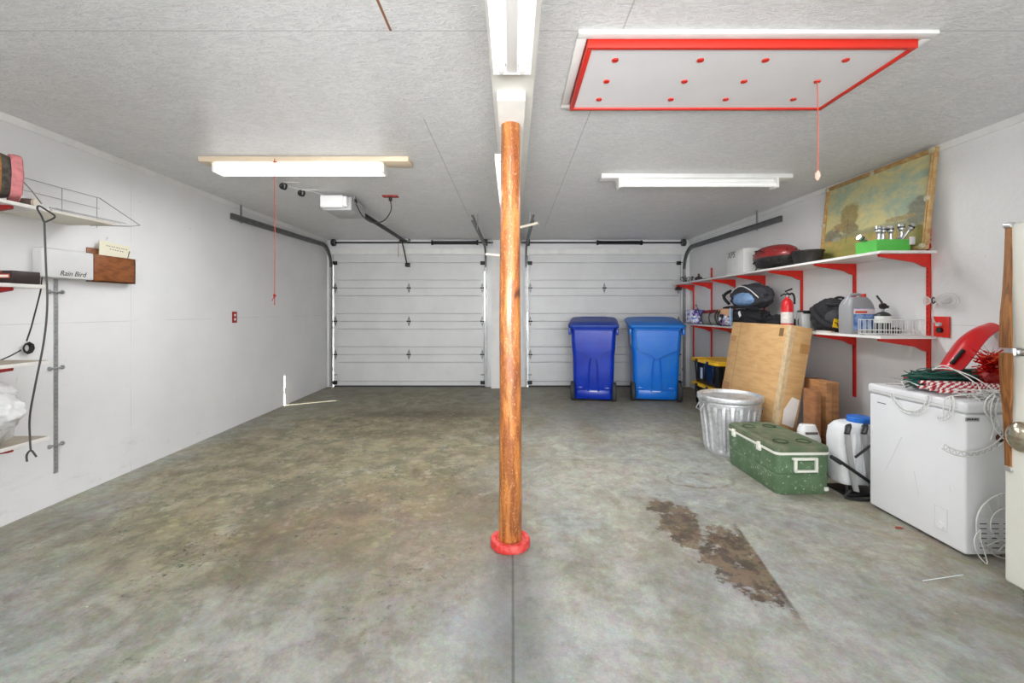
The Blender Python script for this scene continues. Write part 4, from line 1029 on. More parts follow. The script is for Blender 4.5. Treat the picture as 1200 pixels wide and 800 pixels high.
# ================================================================== FLOOR THINGS, RIGHT
# ---- wheeled refuse carts
def cart(x, y, label, body, lidc, w=.60, wear=0, rz=0, flatlid=False, dark=None):
    root = thing('wheeled_bin', label, 'wheeled bin', (x, y, 0), rz, 'blue wheeled bins by the right garage door')
    t = MB(); R = []
    for (ww, d, z, oy) in ((.86*w, .50, .03, -.06), (.88*w, .52, .06, -.06), (.91*w, .57, .40, -.045), (.925*w, .61, .62, -.035), (.97*w, .66, .74, -.02), (1.0*w, .72, .985, .0), (1.05*w, .75, .99, .0), (1.05*w, .75, 1.02, .0)):
        R.append(t.rrect(ww, d, .06, z, 6, 0, oy+.36))
    t.loft(R, body)
    # raised shoulder: wide upper panel that ends in a shallow V
    def front(z):  # y of front face at height z
        zs = [.03, .06, .40, .62, .74, .985]; ds = [.62, .64, .66, .68, .70, .72]
        for i in range(5):
            if z <= zs[i+1]:
                f = (z-zs[i])/(zs[i+1]-zs[i]); return .36-(ds[i]+(ds[i+1]-ds[i])*f)/2
        return .36-.36
    def sheet(poly_rows, m, off):
        rings = []
        for z, hw in poly_rows:
            yy = front(z)-off; rings.append([(-hw, yy, z), (hw, yy, z), (hw, yy+off+.01, z), (-hw, yy+off+.01, z)])
        t.loft(rings, m)
    sheet([(.585, .03*w), (.60, .06*w), (.655, .22*w), (.70, .38*w), (.90, .41*w), (.965, .41*w)], body, .05)
    # central tall rib outline and axle step
    yb = lambda z: front(z)-.008
    pts = [(-.07, yb(.14), .14), (-.06, yb(.3), .3), (-.05, yb(.5), .5), (-.03, yb(.585), .585), (0, yb(.60), .60), (.03, yb(.585), .585), (.05, yb(.5), .5), (.06, yb(.3), .3), (.07, yb(.14), .14)]
    t.tube(pts, .011, body, k=4, n=8)
    t.box((-.36*w, front(.1)-.012, .045), (.36*w, front(.1)+.02, .155), body, .008)
    for sx in (-1, 1): t.box((sx*.3*w-.04, front(.3)-.01, .16), (sx*.3*w+.04, front(.3)+.01, .2), body, .008)
    t.box((-.05*w-.02, front(.1)-.0135, .135), (.05*w+.02, front(.1)-.011, .143), M('moulded_mark', (206, 212, 220), .6))
    t.build('body', root, smooth=40)
    t = MB(); R = []
    for (ww, d, z, oy, rr) in ((1.10*w, .82, 1.015, 0, .07), (1.12*w, .84, 1.03, 0, .07), (1.12*w, .84, 1.055, 0, .07), (1.02*w, .74, 1.085, .01, .09), (.7*w, .5, 1.10, .03, .1), (.66*w, .46, 1.092, .03, .1)):
        ring = t.rrect(ww, d, rr, z, 6, 0, oy+.35)
        R.append([(a, b_, c_+(b_)*.09-.02) for a, b_, c_ in ring])
    t.loft(R, lidc); t.build('lid', root, smooth=50)
    t = MB(); t.tube([(-.45*w, -.03, .985), (-.44*w, -.055, .975), (.44*w, -.055, .975), (.45*w, -.03, .985)], .014, body, n=10)
    t.box((-.53*w-.01, -.02, .9), (-.50*w, .06, .985), body, .006); t.box((.50*w, -.02, .9), (.53*w+.01, .06, .985), body, .006); t.build('handle', root)
    for sx in (-1, 1):
        t = MB(); xw = sx*.46*w
        t.lathe([(.06, -.028), (.115, -.028), (.13, -.018), (.13, .018), (.115, .028), (.06, .028)], RUBBER, 32, mx=Matrix.Translation((xw, .09, .1305)) @ Matrix.Rotation(PI/2, 4, 'Y'))
        t.cyl((xw-.025, .09, .1305), (xw+.025, .09, .1305), .075, M('wheel_hub', (96, 98, 102), .6), n=20); t.build('wheel', root)
    t = MB(); t.cyl((-.45*w, .15, .1305), (.45*w, .15, .1305), .012, BLACKM, n=10); t.build('axle', root)
    return root
B1 = M('bin_navy', (0, 42, 158), .28, var=.6, vs=5, rgb2=(10, 58, 178)); B1L = M('bin_navy_lid', (4, 44, 140), .45, var=.5, vs=6, rgb2=(36, 74, 166))
B2 = M('bin_blue', (8, 104, 204), .3, var=.45, vs=4.5, rgb2=(48, 120, 190)); B2L = M('bin_blue_lid', (14, 104, 192), .45, var=.3, vs=5, rgb2=(50, 122, 190))
c1 = cart(1.09, 5.95, 'dark navy-blue wheeled bin, closer to the log post', B1, B1L, .60, rz=-.19)
c2 = cart(1.935, 5.93, 'lighter bright blue wheeled bin, beside the black totes', B2, B2L, .655, rz=-.17)
t = MB(); t.box((-.004, -.012, 0), (.0, .012, .18), M('bin_text', (214, 220, 226), .6)); t.build('side_lettering', c2, loc=(-.325, .12, .77))

# ---- stacked black totes with yellow lids
TB = M('tote_black', (20, 20, 24), .3, coat=.2); TY = M('tote_yellow', (236, 186, 24), .45)
def tote(x, y, z, lab, rz=0):
    root = thing('storage_tote', lab, 'storage tote', (x, y, z), rz, 'black totes with yellow lids')
    t = MB(); R = [t.rrect(w, d, .05, zz) for w, d, zz in ((.36, .60, 0), (.365, .605, .01), (.40, .645, .25), (.43, .68, .255), (.43, .68, .275))]
    t.loft(R, TB)
    for y2 in (-.22, 0, .22): t.box((-.205, y2-.012, .04), (-.175, y2+.012, .25), TB, .006)
    for x2 in (-.1, .1): t.box((x2-.012, -.325, .04), (x2+.012, -.295, .25), TB, .006)
    t.box((-.2065, .03, .06), (-.2045, .09, .2), M('tote_label', (196, 210, 226), .5, var=.6, vs=60, rgb2=(90, 120, 170)), mx=Matrix.Identity(4)); t.build('body', root)
    t = MB(); R = [t.rrect(w, d, .055, zz) for w, d, zz in ((.455, .71, .268), (.46, .715, .28), (.45, .705, .30), (.40, .65, .305), (.37, .62, .29), (.30, .5, .29), (.29, .49, .305), (.2, .4, .306))]
    t.loft(R, TY); t.build('lid', root)
    for yy in (-1, 1):
        t = MB(); t.box((-.07, yy*.345-.015, .22), (.07, yy*.345+.015, .25), TB, .008); t.build('handle', root)
    for y2 in (-.15, .15):
        t = MB(); t.box((-.236, y2-.03, .24), (-.222, y2+.03, .3), TB, .004); t.build('latch', root)
    return root
tote(2.595, 5.54, 0, 'bottom black tote with yellow lid, on the floor beside the bins')
tote(2.60, 5.55, .3065, 'upper black tote with yellow lid, resting on another tote', .02)

# ---- galvanised can
def can_mat():
    t = NT('galvanised_can'); co = t.obj()
    vo = t.new('ShaderNodeTexVoronoi'); t.put(vo.inputs['Vector'], co); vo.inputs['Scale'].default_value = 40
    n = t.noise(co, 7, 5, .6)
    c = t.mix(t.math('MULTIPLY', vo.outputs['Distance'], .8), srgb(222, 224, 226), srgb(186, 188, 192)); c = t.mix(t.math('MULTIPLY', t.step(n, .5, .7), .5), c, srgb(132, 134, 136))
    t.put(t.b.inputs['Base Color'], c); t.b.inputs['Metallic'].default_value = .75; t.b.inputs['Roughness'].default_value = .5; t.bump(n, .2); return t.m
CAN = can_mat()
root = thing('metal_trash_can', 'ribbed galvanised metal trash can behind the green cooler', 'trash can', (1.91, 3.895, 0))
t = MB(); k = .235
def rib(a, z):
    s = math.sin(a*22); e = 1 if (.045 < z < .40) else 0
    return e*.0075*max(-1, min(1, s*2.2))
prof = [(.0, 0), (.196, 0), (.2, .006), (.2, .03), (.203, .046)]+[(.203+.04*(z-.046)/.36, z) for z in (.05, .1, .2, .3, .395)]+[(.245, .402), (.246, .43), (.252, .434), (.252, .445), (.247, .45)]
t.lathe(prof, CAN, 264, wob=rib); t.build('body', root, smooth=50)
t = MB(); t.lathe([(.243, .452), (.262, .452), (.266, .458), (.266, .488), (.262, .496), (.254, .497), (.249, .49), (.246, .468), (.2, .474), (.12, .48), (0, .484)], CAN, 72); t.build('lid', root)
for sx in (-1, 1):
    t = MB(); t.tube([(sx*.245, -.05, .42), (sx*.275, -.045, .37), (sx*.275, .045, .37), (sx*.245, .05, .42)], .005, STEEL, n=8); t.build('handle', root)

# ---- green cooler
GC = M('cooler_green', (66, 104, 62), .5, var=.75, vs=26, rgb2=(86, 122, 80), bump=.15, bs=40)
def cooler_mat(name, base, wear):
    t = NT(name); co = t.obj()
    n = t.noise(co, 9, 6, .7); n2 = t.noise(co, 46, 5, .7)
    c = t.mix(t.step(n, .4, .65), srgb(*base), srgb(*[k+14 for k in base]))
    c = t.mix(t.math('MULTIPLY', t.math('MULTIPLY', t.step(n2, .585, .63), t.step(n, .44, .54)), wear), c, srgb(186, 200, 182))
    t.put(t.b.inputs['Base Color'], c); t.b.inputs['Roughness'].default_value = .5; t.bump(n2, .12); return t.m
GC = cooler_mat('cooler_green_worn', (82, 108, 78), .95)
GT = M('cooler_lid', (80, 98, 72), .6, var=.8, vs=9, rgb2=(122, 120, 98), bump=.2, bs=60)
WC = M('cooler_white', (228, 228, 218), .45)
root = thing('camping_cooler', 'worn dark green camping cooler with white trim on the floor', 'cooler', (1.942, 3.288, 0), .02)
t = MB(); R = [t.rrect(w, d, .035, z) for w, d, z in ((.345, .63, 0), (.355, .64, .012), (.36, .645, .125), (.352, .637, .13), (.352, .637, .137), (.362, .647, .143), (.366, .65, .265))]
t.loft(R, GC); t.build('body', root, smooth=30)
t = MB(); R = [t.rrect(w, d, .036, z) for w, d, z in ((.371, .655, .266), (.374, .658, .27), (.374, .658, .279), (.371, .655, .283))]; t.loft(R, WC); t.build('trim_band', root)
t = MB(); R = [t.rrect(w, d, .036, z) for w, d, z in ((.37, .654, .284), (.37, .654, .305), (.362, .646, .318), (.34, .625, .325), (.30, .585, .325), (.29, .575, .321), (.1, .3, .322))]; t.loft(R, GT); ld = t.build('lid', root, smooth=40)
DK = M('cup_recess', (50, 70, 46), .7)
for x, y in ((-.08, -.2), (.085, -.2), (-.08, .2), (.085, .2)):
    t = MB(); t.lathe([(.048, .3205), (.05, .3255), (.044, .3255), (.042, .3215), (.0, .3212)], DK, 28, c=(x, y, 0)); t.build('cup_ring', ld)
for y in (-.13, .21):
    t = MB(); t.box((-.20, y-.022, .24), (-.183, y+.022, .272), WC, .004); t.box((-.205, y-.012, .262), (-.183, y+.012, .3), WC, .004); t.build('latch', root)
for sy in (-1, 1):
    t = MB(); Y = sy*.336
    for lo, hi in (((-.085, .235), (.085, .252)), ((-.07, .155), (.085, .17)), ((-.072, .155), (-.055, .245)), ((.068, .155), (.085, .245))):
        t.box((lo[0], Y-.011, lo[1]), (hi[0], Y+.011, hi[1]), WC, .004)
    t.build('handle', root)
t = MB(); t.box((.14, -.331, .025), (.165, -.318, .05), WC, .003); t.build('drain_plug', root)

# ---- large cardboard box
def card_mat():
    t = NT('cardboard'); co = t.obj(); n = t.noise(t.mapping(co, scale=(1, 1, 6)), 5, 5, .6); n2 = t.noise(co, 3, 5, .6)
    c = t.mix(t.step(n, .4, .62), srgb(204, 164, 112), srgb(194, 152, 100)); c = t.mix(t.math('MULTIPLY', t.step(n2, .5, .7), .4), c, srgb(214, 178, 130))
    t.put(t.b.inputs['Base Color'], c); t.b.inputs['Roughness'].default_value = .75; t.bump(n, .06); return t.m
CARD = card_mat()
TAPE = M('packing_tape', (216, 190, 150), .25, var=.2, vs=20); DTAPE = M('brown_tape', (178, 132, 82), .3); PRN = M('print_brown', (128, 100, 62), .7)
root = thing('flat_box', 'large thin cardboard box leaning against the right shelves', 'cardboard box', (2.135, 3.68, 0), rot=(0, .165, 0))
hz = 1.125
t = MB(); t.box((0, 0, .0), (.18, .98, hz), CARD, .006, 2)
t.box((-.0012, .80, .01), (.0, .802, hz-.01), PRN)        # fold lines of the outer wrap
t.box((-.0015, .0, .01), (.0, .055, hz), TAPE); t.box((-.0008, .02, .0), (.03, .055, hz+.001), TAPE); t.box((.0, -.0015, .01), (.035, .0, hz-.02), TAPE)
t.box((-.002, .86, hz-.2), (.0, .96, hz-.14), DTAPE); t.box((-.002, .84, hz-.7), (.0, .98, hz-.62), DTAPE)
t.box((-.002, .09, hz-.10), (-.0005, .15, hz-.03), PRN); t.box((-.002, .20, .34), (-.0005, .36, .38), PRN)
t.box((.10, -.0015, hz-.22), (.18, .0, hz-.14), DTAPE)
for k in range(5): t.tube([(-.0015, .42-.012*k, .70+.03*k), (-.0015, .43-.012*k, .76+.03*k)], .0014, TAPE, n=4)
t.build('carton', root)
t = MB(); t.prism([(.055, .305), (.15, .285), (.165, .52), (.10, .535), (.05, .42)], 1, -.003, -.0005, M('shipping_label', (232, 230, 226), .5)); t.build('shipping_label', root)

BRB = M('brown_box', (172, 122, 78), .7, var=.35, vs=10, stretch=(1, 1, 3)); BRB2 = M('brown_box_dark', (160, 108, 70), .7, var=.3, vs=10, stretch=(1, 1, 3))
def small_box(lo, hi, m, lab, rz=0):
    cx, cy = (lo[0]+hi[0])/2, (lo[1]+hi[1])/2
    t = MB(); t.box((lo[0]-cx, lo[1]-cy, 0), (hi[0]-cx, hi[1]-cy, hi[2]), m, .004)
    w = hi[0]-lo[0]; 
    t.box((-.003, lo[1]-cy-.001, .02), (.003, lo[1]-cy, hi[2]-.02), M('box_seam', (140, 96, 58), .7))
    return tag(t.build('brown_carton', None, (cx, cy, 0), (0, 0, rz)), lab, 'cardboard box')
small_box((2.47, 3.49, 0), (2.575, 3.75, .665), BRB, 'taller reddish brown box standing by the big cardboard box, against the wall')
small_box((2.375, 3.48, 0), (2.425, 3.62, .60), BRB2, 'narrow shorter reddish brown box standing between the cardboard box and its taller mate')

# white jug with a slot handle behind the cooler
root = thing('white_jug', 'white plastic jug with slot handle standing behind the cooler', 'jug', (2.245, 3.36, 0)); root.scale = (.85, .85, .93)
t = MB(); R = [t.rrect(w, d, .03, z, ox=o) for w, d, z, o in ((.17, .1, 0, 0), (.18, .11, .01, 0), (.18, .11, .28, 0), (.15, .09, .36, -.01), (.13, .07, .395, -.01), (.1, .05, .40, -.01))]
t.loft(R, WHITE); t.build('body', root)
t = MB(); t.box((-.06, -.056, .325), (.05, -.034, .345), M('slot_dark', (96, 88, 82), .7), .004); t.build('handle_slot', root)

# ---- backpack sprayer
TK = M('tank_white', (224, 226, 228), .4, var=.05)
root = thing('backpack_sprayer', 'white backpack sprayer tank with blue cap beside the chest freezer', 'sprayer', (2.325, 3.03, 0))
t = MB(); R = [t.rrect(w, d, .05, z) for w, d, z in ((.24, .16, .07), (.26, .18, .09), (.27, .19, .2), (.275, .19, .36), (.26, .18, .43), (.2, .15, .465), (.15, .13, .475))]
t.loft(R, TK)
for x in (-.07, .0, .07): t.tube([(x, -.098, .12), (x, -.104, .28), (x*.8, -.09, .42)], .014, TK, k=4, n=8)
t.build('tank', root, smooth=50)
t = MB(); t.lathe([(0, .47), (.068, .47), (.072, .476), (.072, .502), (.066, .51), (0, .512)], M('cap_blue', (26, 104, 196), .4), 32, c=(.045, 0, 0), wob=lambda a, z: .0015*math.sin(24*a)); t.build('cap', root)
t = MB(); t.box((-.12, -.11, .0), (.13, .09, .022), BLACK, .008); t.tube([(-.11, -.1, .02), (-.11, -.09, .07)], .01, BLACK, n=6); t.tube([(.11, -.1, .02), (.11, -.09, .07)], .01, BLACK, n=6); t.build('base_frame', root)
GS = M('strap_grey', (150, 150, 150), .8)
for x in (-.125, -.015):
    t = MB(); t.tube([(x+.03, -.08, .465), (x, -.12, .45), (x-.012, -.145, .36), (x+.005, -.145, .24), (x+.03, -.13, .14), (x+.05, -.13, .05)], .02, GS, k=6, n=8, flat=.35)
    t.tube([(x+.03, -.085, .47), (x+.004, -.122, .458), (x-.02, -.14, .43)], .022, BLACK, k=5, n=8, flat=.4)
    t.build('shoulder_strap', root)
t = MB(); t.cyl((-.125, -.185, .29), (.135, -.185, .49), .0075, BLACKM, n=10); t.build('spray_wand', root)
t = MB(); t.tube([(-.26, -.16, .285), (-.22, -.165, .265), (-.05, -.16, .15), (.09, -.15, .055), (.12, -.14, .05)], .0105, BLACK, k=4, n=8); t.tube([(-.262, -.16, .287), (-.2, -.165, .245)], .013, BLACK, n=8); t.build('pump_lever', root)
t = MB()
t.tube([(.02, -.13, .1), (.0, -.16, .05), (.04, -.18, .02), (.1, -.17, .015), (.12, -.15, .02)], .009, BLACK, k=6, n=8)
t.tube([(.05, -.13, .12), (.07, -.17, .06), (.1, -.185, .02), (.14, -.16, .015)], .008, BLACK, k=6, n=8)
t.box((.02, -.19, .02), (.06, -.17, .06), BLACK, .004); t.tube([(.04, -.14, .1), (.09, -.16, .08), (.12, -.17, .03)], .012, FB2, k=5, n=8); t.build('hose', root)
t = MB(); t.tube([(-.12, -.14, .06), (-.16, -.15, .02), (-.05, -.17, .012), (.02, -.16, .012)], .009, BLACK, k=6, n=8); t.build('waist_strap', root)

# ---- chest freezer
FRZ = M('freezer_white', (230, 231, 234), .32, var=.03, vs=3)
FX, FY0, FY1, FH = 2.255, 2.207, 2.80, .775
root = thing('chest_freezer', 'white chest freezer piled with Christmas decorations, beside the refrigerator', 'freezer', (FX, FY0, 0))
L, W = FY1-FY0, .56
t = MB(); t.box((0, 0, .015), (W, L, FH-.06), FRZ, .012, 3)
SCR = M('scratch_grey', (216, 216, 217), .6)
t.tube([(-.0003, .36, .50), (-.0003, .47, .27)], .0013, SCR, n=4); t.tube([(-.0003, .28, .33), (-.0003, .25, .2)], .002, SCR, n=4); t.tube([(-.0003, .08, .33), (-.0003, .07, .30)], .0015, SCR, n=4)
t.build('cabinet', root)
t = MB(); t.box((-.008, -.008, FH-.058), (W+.004, L+.008, FH), FRZ, .016, 3)
t.box((-.0095, .03, FH-.036), (-.0075, L-.03, FH-.033), M('gasket', (196, 196, 196), .6)); t.build('lid', root)
t = MB(); t.box((-.0015, .47, .665), (-.0002, .53, .669), BLACK); t.build('maker_mark', root)
t = MB()
for k in range(7): t.box((.006+.0085*k, -.0014, .686), (.0115+.0085*k, -.0004, .694+.002*(k % 2)), BLACK)
if True: t.box((.0, -.0006, .68), (.07, .001, .70), M('badge', (176, 178, 180), .4)); t.build('badge', root)
t = MB()
for lo, hi in (((.09, .08), (.16, .083)), ((.09, .197), (.16, .2)), ((.09, .08), (.093, .2)), ((.157, .08), (.16, .2))): t.box((-.002, lo[0], lo[1]), (.0, hi[0], hi[1]), SCR)
t.cyl((-.006, .125, .105), (0, .125, .105), .018, FRZ, n=18); t.build('drain_cover', root)
t = MB(); t.box((.05, -.001, .03), (.4, .0, .20), M('vent_plate', (222, 223, 226), .4), .0004)
for r in range(6):
    for c_ in range(5): t.box((.07+.06*c_, -.0018, .05+.024*r), (.105+.06*c_, -.0005, .054+.024*r), BLACKM)
t.build('vent', root)
t = MB(); t.cyl((.17, -.012, .60), (.17, .0, .60), .02, M('knob_brown', (92, 40, 34), .5), n=18); t.build('control_knob', root)

# ---- refrigerator
FGW = M('fridge_white', (222, 222, 212), .38, var=.05, vs=3, bump=.1, bs=150)
WV = NT('walnut_handle'); g = WV.obj(); nn = WV.noise(WV.mapping(g, scale=(1, 1, .08)), 60, 5, .6, 1); WV.put(WV.b.inputs['Base Color'], WV.mix(WV.step(nn, .4, .62), srgb(146, 96, 48), srgb(104, 62, 28))); WV.b.inputs['Roughness'].default_value = .4; WV = WV.m
root = thing('refrigerator', 'old off-white refrigerator with wood-grain handles at the right edge', 'refrigerator', (2.065, 1.12, 0))
t = MB(); t.box((.06, .0, .08), (.82, .74, 1.585), FGW, .012, 3); t.build('cabinet', root)
t = MB(); t.box((0, .0, 1.075), (.055, .745, 1.595), FGW, .014, 3); t.build('freezer_door', root)
t = MB(); t.box((0, .0, .10), (.055, .745, 1.05), FGW, .014, 3); t.build('door', root)
t = MB(); t.box((-.004, .56, 1.053), (.03, .74, 1.072), CHROME, .003); t.cyl((-.008, .70, 1.05), (-.008, .70, 1.078), .012, CHROME, n=12); t.build('hinge', root)
def handle(y, rows, m):
    # rows: z, width(along Y), protrusion
    t = MB(); rings = []
    for z, w, p in rows:
        rings.append([(-p, y, z), (-p-.012, y, z), (-p-.014, y-w*.5, z), (-p-.012, y-w, z), (-p, y-w, z)])
    t.loft(rings, m); return t
handle(.735, [(1.078, .042, .018), (1.12, .042, .018), (1.22, .036, .014), (1.32, .026, .004), (1.45, .024, -.004), (1.58, .022, -.008)], WV).build('handle', root, smooth=40)
handle(.735, [(1.058, .045, .020), (1.0, .045, .018), (.90, .038, .012), (.80, .026, .002), (.68, .022, -.004), (.585, .022, -.006)], WV).build('handle', root, smooth=40)
for z in (1.585, .575):
    t = MB(); t.box((-.012, .707, z-.01), (.01, .738, z+.012), CHROME, .004); t.build('handle_cap', root)
t = MB(); t.blob((-.02, .655, .725), (.04, .055, .062), M('brushed_knob', (190, 182, 160), .22, .95), 0, 3, 2, 4); t.build('latch_knob', root, smooth=80)
t = MB(); t.box((.07, .01, .0), (.8, .73, .08), BLACKM, .003)
for k in range(4): t.box((.055, .02, .012+.017*k), (.072, .72, .020+.017*k), M('grille_brown', (112, 96, 74), .6), .002)
t.build('kick_grille', root)

# ================================================================== DECORATIONS ON THE FREEZER
ZT = FH+.001
root = thing('garland_bundle', 'dark green light-string bundle lying on the chest freezer', 'light string', (2.525, 2.55, ZT))
GW = M('green_wire', (20, 74, 62), .5); GW2 = M('teal_wire', (30, 100, 92), .45)
rnd = random.Random(3)
t = MB()
for q in range(46):
    pts = []
    a0 = rnd.uniform(0, 6.28); ry = rnd.uniform(.04, .115); rx = rnd.uniform(.16, .27); cz = rnd.uniform(.02, .10)
    for k in range(9):
        a = a0+2*PI*k/9
        pts.append((rx*math.cos(a)+rnd.uniform(-.02, .02), ry*math.sin(a)+rnd.uniform(-.015, .015), max(.005, cz+rnd.uniform(-.02, .02))))
    t.tube(pts, rnd.uniform(.0025, .004), rnd.choice((GW, GW2)), closed=True, k=3, n=5)
t.build('wires', root)
t = MB()
for q in range(60):
    a = rnd.uniform(0, 6.28); p = V((rnd.uniform(.1, .27)*math.cos(a), rnd.uniform(.05, .12)*math.sin(a), rnd.uniform(.03, .1)))
    d = V((rnd.uniform(-1, 1), rnd.uniform(-1, 1), rnd.uniform(-.2, 1))).normalized()*.022
    t.cyl(p, p+d, .0035, GW, r1=.002, n=6)
o = t.build('bulbs', root); o['kind'] = 'stuff'

CR = M('cane_red', (176, 30, 44), .4); CWt = M('cane_white', (240, 232, 232), .4)
root = thing('striped_rope_bundle', 'red and white striped candy-cane rope bundle lying before the green lights', 'striped rope', (2.50, 2.36, ZT))
rnd = random.Random(5); t = MB()
for q in range(9):
    y0 = -.07+.016*q; z0 = .012+.011*(q % 4)
    pts = [(-.26+rnd.uniform(-.03, .03), y0+.05, z0+.016), (-.1, y0+rnd.uniform(-.01, .01), z0+.02), (.0, y0-.01+rnd.uniform(-.015, .015), z0+.015), (.12, y0-.02+rnd.uniform(-.015, .015), z0+.008), (.23+rnd.uniform(-.03, .02), y0, z0+.01), (.27, y0+.02, z0+.01)]
    t.tube(pts, .008, None, n=8, k=30, matfn=lambda i, j: CR if ((i+j) % 6) < 3 else CWt)
t.build('rope', root)

root = thing('light_stakes', 'thin pale sticks poking out left of the green light bundle', 'sticks', (2.30, 2.56, ZT))
t = MB()
for q, (dy, dz, ln) in enumerate(((0, .06, .2), (.01, .045, .13), (-.01, .03, .14), (-.02, .02, .2), (.0, .012, .12))):
    t.cyl((.06, dy, dz*.6+.01), (.06-ln, dy+.02, dz+.012), .0028, M('stake', (176, 168, 164), .5), n=6)
t.build('stakes', root)

def sled_profile():
    return [(0.0, .0), (.08, .06), (.18, .18), (.27, .27), (.38, .30)]
root = thing('red_scoop', 'large glossy red plastic curved scoop rising behind the green lights', 'plastic scoop', (2.52, 2.62, ZT+.03))
RP = M('red_plastic', (206, 16, 26), .28, coat=.3)
t = MB(); path = catmull([(.02, .03, .0), (.09, .03, .075), (.16, .035, .16), (.225, .04, .24), (.295, .045, .295), (.37, .05, .325)], 5)
R = []
for i, p in enumerate(path):
    f = i/(len(path)-1); hw = .06+.02*math.sin(PI*f)
    d = (path[min(i+1, len(path)-1)]-path[max(i-1, 0)]).normalized(); nrm = V((-d.z, 0, d.x))
    ring = []
    for s_ in range(9): a = -1+2*s_/8; ring.append(p+V((0, a*hw, 0))+nrm*(.03*(1-a*a)))
    for s_ in range(8, -1, -1): a = -1+2*s_/8; ring.append(p+V((0, a*hw*.96, 0))+nrm*(.03*(1-a*a)-.008))
    R.append(ring)
t.loft(R, RP); t.build('scoop', root, smooth=60)
t = MB(); t.tube([(.075, .0, .112), (.11, .0, .152), (.145, .0, .192)], .011, BLACK, k=4, n=8)
t.build('dark_grip', root)
t = MB(); t.blob((-.08, .02, .02), (.09, .07, .022), M('dark_red_plastic', (140, 16, 26), .35), .15, 3, 2.4, 4); t.build('lower_lip', root, smooth=60)

root = thing('tinsel_bow', 'shiny red tinsel bow next to the refrigerator, atop the freezer', 'tinsel', (2.635, 2.44, ZT+.05))
TS = M('tinsel_red', (206, 26, 24), .25, .5); TS2 = M('tinsel_orange', (232, 90, 50), .25, .4)
rnd = random.Random(9); t = MB()
for q in range(330):
    d = V((rnd.gauss(0, 1), rnd.gauss(0, 1), rnd.gauss(.1, 1))).normalized()
    c0 = V((rnd.uniform(-.03, .03), rnd.uniform(-.03, .03), .07+rnd.uniform(-.04, .09)))
    L_ = rnd.uniform(.04, .085); s_ = d.orthogonal().normalized()*.004
    tb = bmesh.new(); vs = [tb.verts.new(c0-s_), tb.verts.new(c0+s_), tb.verts.new(c0+d*L_+s_), tb.verts.new(c0+d*L_-s_)]
    tb.faces.new(vs); t.merge(tb, TS if rnd.random() < .75 else TS2)
o = t.build('tinsel_strands', root, smooth=0); o['kind'] = 'stuff'
t = MB(); t.blob((-.01, .0, .03), (.05, .05, .04), DRED, .2, 3, sub=3); t.build('knot', root)

# white wire light arches draped over the freezer edge
def arch(t, c, R, a0, a1, ax, r2=.012, gap=.018, n=26, tilt=0):
    """double-wire arc; ax: 'x' lies in plane X=const facing -X, 'y' lies in plane Y=const"""
    o1, o2 = [], []
    for k in range(n+1):
        a = a0+(a1-a0)*k/n
        for lst, rr in ((o1, R), (o2, R-gap)):
            u, v = rr*math.cos(a), rr*math.sin(a)
            lst.append((c[0]+tilt*u, c[1]+u, c[2]+v) if ax == 'x' else (c[0]+u, c[1], c[2]+v))
    t.tube(o1, .0034, WIREW, n=6); t.tube(o2, .0034, WIREW, n=6)
    t.tube([o1[0], o2[0]], .0026, WIREW, n=5); t.tube([o1[-1], o2[-1]], .0026, WIREW, n=5)
    zz = []
    for k in range(0, n+1, 1): zz.append(o1[k] if k % 2 else o2[k])
    t.tube(zz, .0011, WIREG, n=4)
root = thing('wire_arches', 'tangle of white double-wire arches hanging over the freezer near corner', 'wire ornament', (FX, FY0, FH))
t = MB(); arch(t, (-.014, .30, .005), .13, PI*1.02, PI*1.9, 'x'); t.build('arch', root)
t = MB(); arch(t, (-.020, .135, -.02), .10, PI*.85, PI*1.45, 'x', n=18); t.build('arch', root)
t = MB(); arch(t, (.0, -.018, -.03), .235, PI*1.30, PI*2.10, 'y', gap=.024, n=34); t.build('arch', root)
t = MB(); arch(t, (.27, -.024, -.04), .17, PI*.85, PI*1.45, 'y', gap=.024); t.build('arch', root)
t = MB(); arch(t, (.15, -.014, -.02), .07, PI*.6, PI*1.4, 'y', n=16); t.build('arch', root)
t = MB()
ztop = .012
t.tube([(-.01, .33, .02), (.0, .36, .045), (.02, .34, .05), (.03, .26, .03), (.06, .18, .02), (.1, .06, .03), (.12, -.008, .012), (.13, -.014, -.1), (.11, -.016, -.18)], .0032, WIREW, k=6, n=6)
t.tube([(.1, .28, .13), (.12, .2, .14), (.16, .12, .11), (.2, .05, .05), (.22, -.008, .01), (.2, -.012, -.09), (.21, -.014, -.16)], .0032, WIREW, k=6, n=6)
t.tube([(.12, .3, .12), (.15, .26, .15), (.19, .18, .10), (.17, .1, .06), (.1, .03, .04), (.02, .04, .03), (-.012, .09, .0), (-.013, .1, -.09)], .0032, WIREW, k=6, n=6)
t.tube([(.05, .12, .04), (.12, .06, .05), (.2, .05, .05), (.27, .02, .04), (.3, -.01, -.02)], .0032, WIREW, k=6, n=6)
t.build('lead_wire', root)
rnd = random.Random(12); t = MB()
for q in range(26):
    x, y = rnd.uniform(.04, .3), rnd.uniform(.0, .12)
    pts = [(x+rnd.uniform(-.05, .05), max(-.005, y+rnd.uniform(-.04, .05)), rnd.uniform(.006, .05)) for _ in range(6)]
    t.tube(pts, .0018, rnd.choice((WIREW, WIREG)), closed=True, k=4, n=5)
t.build('loose_wire', root)

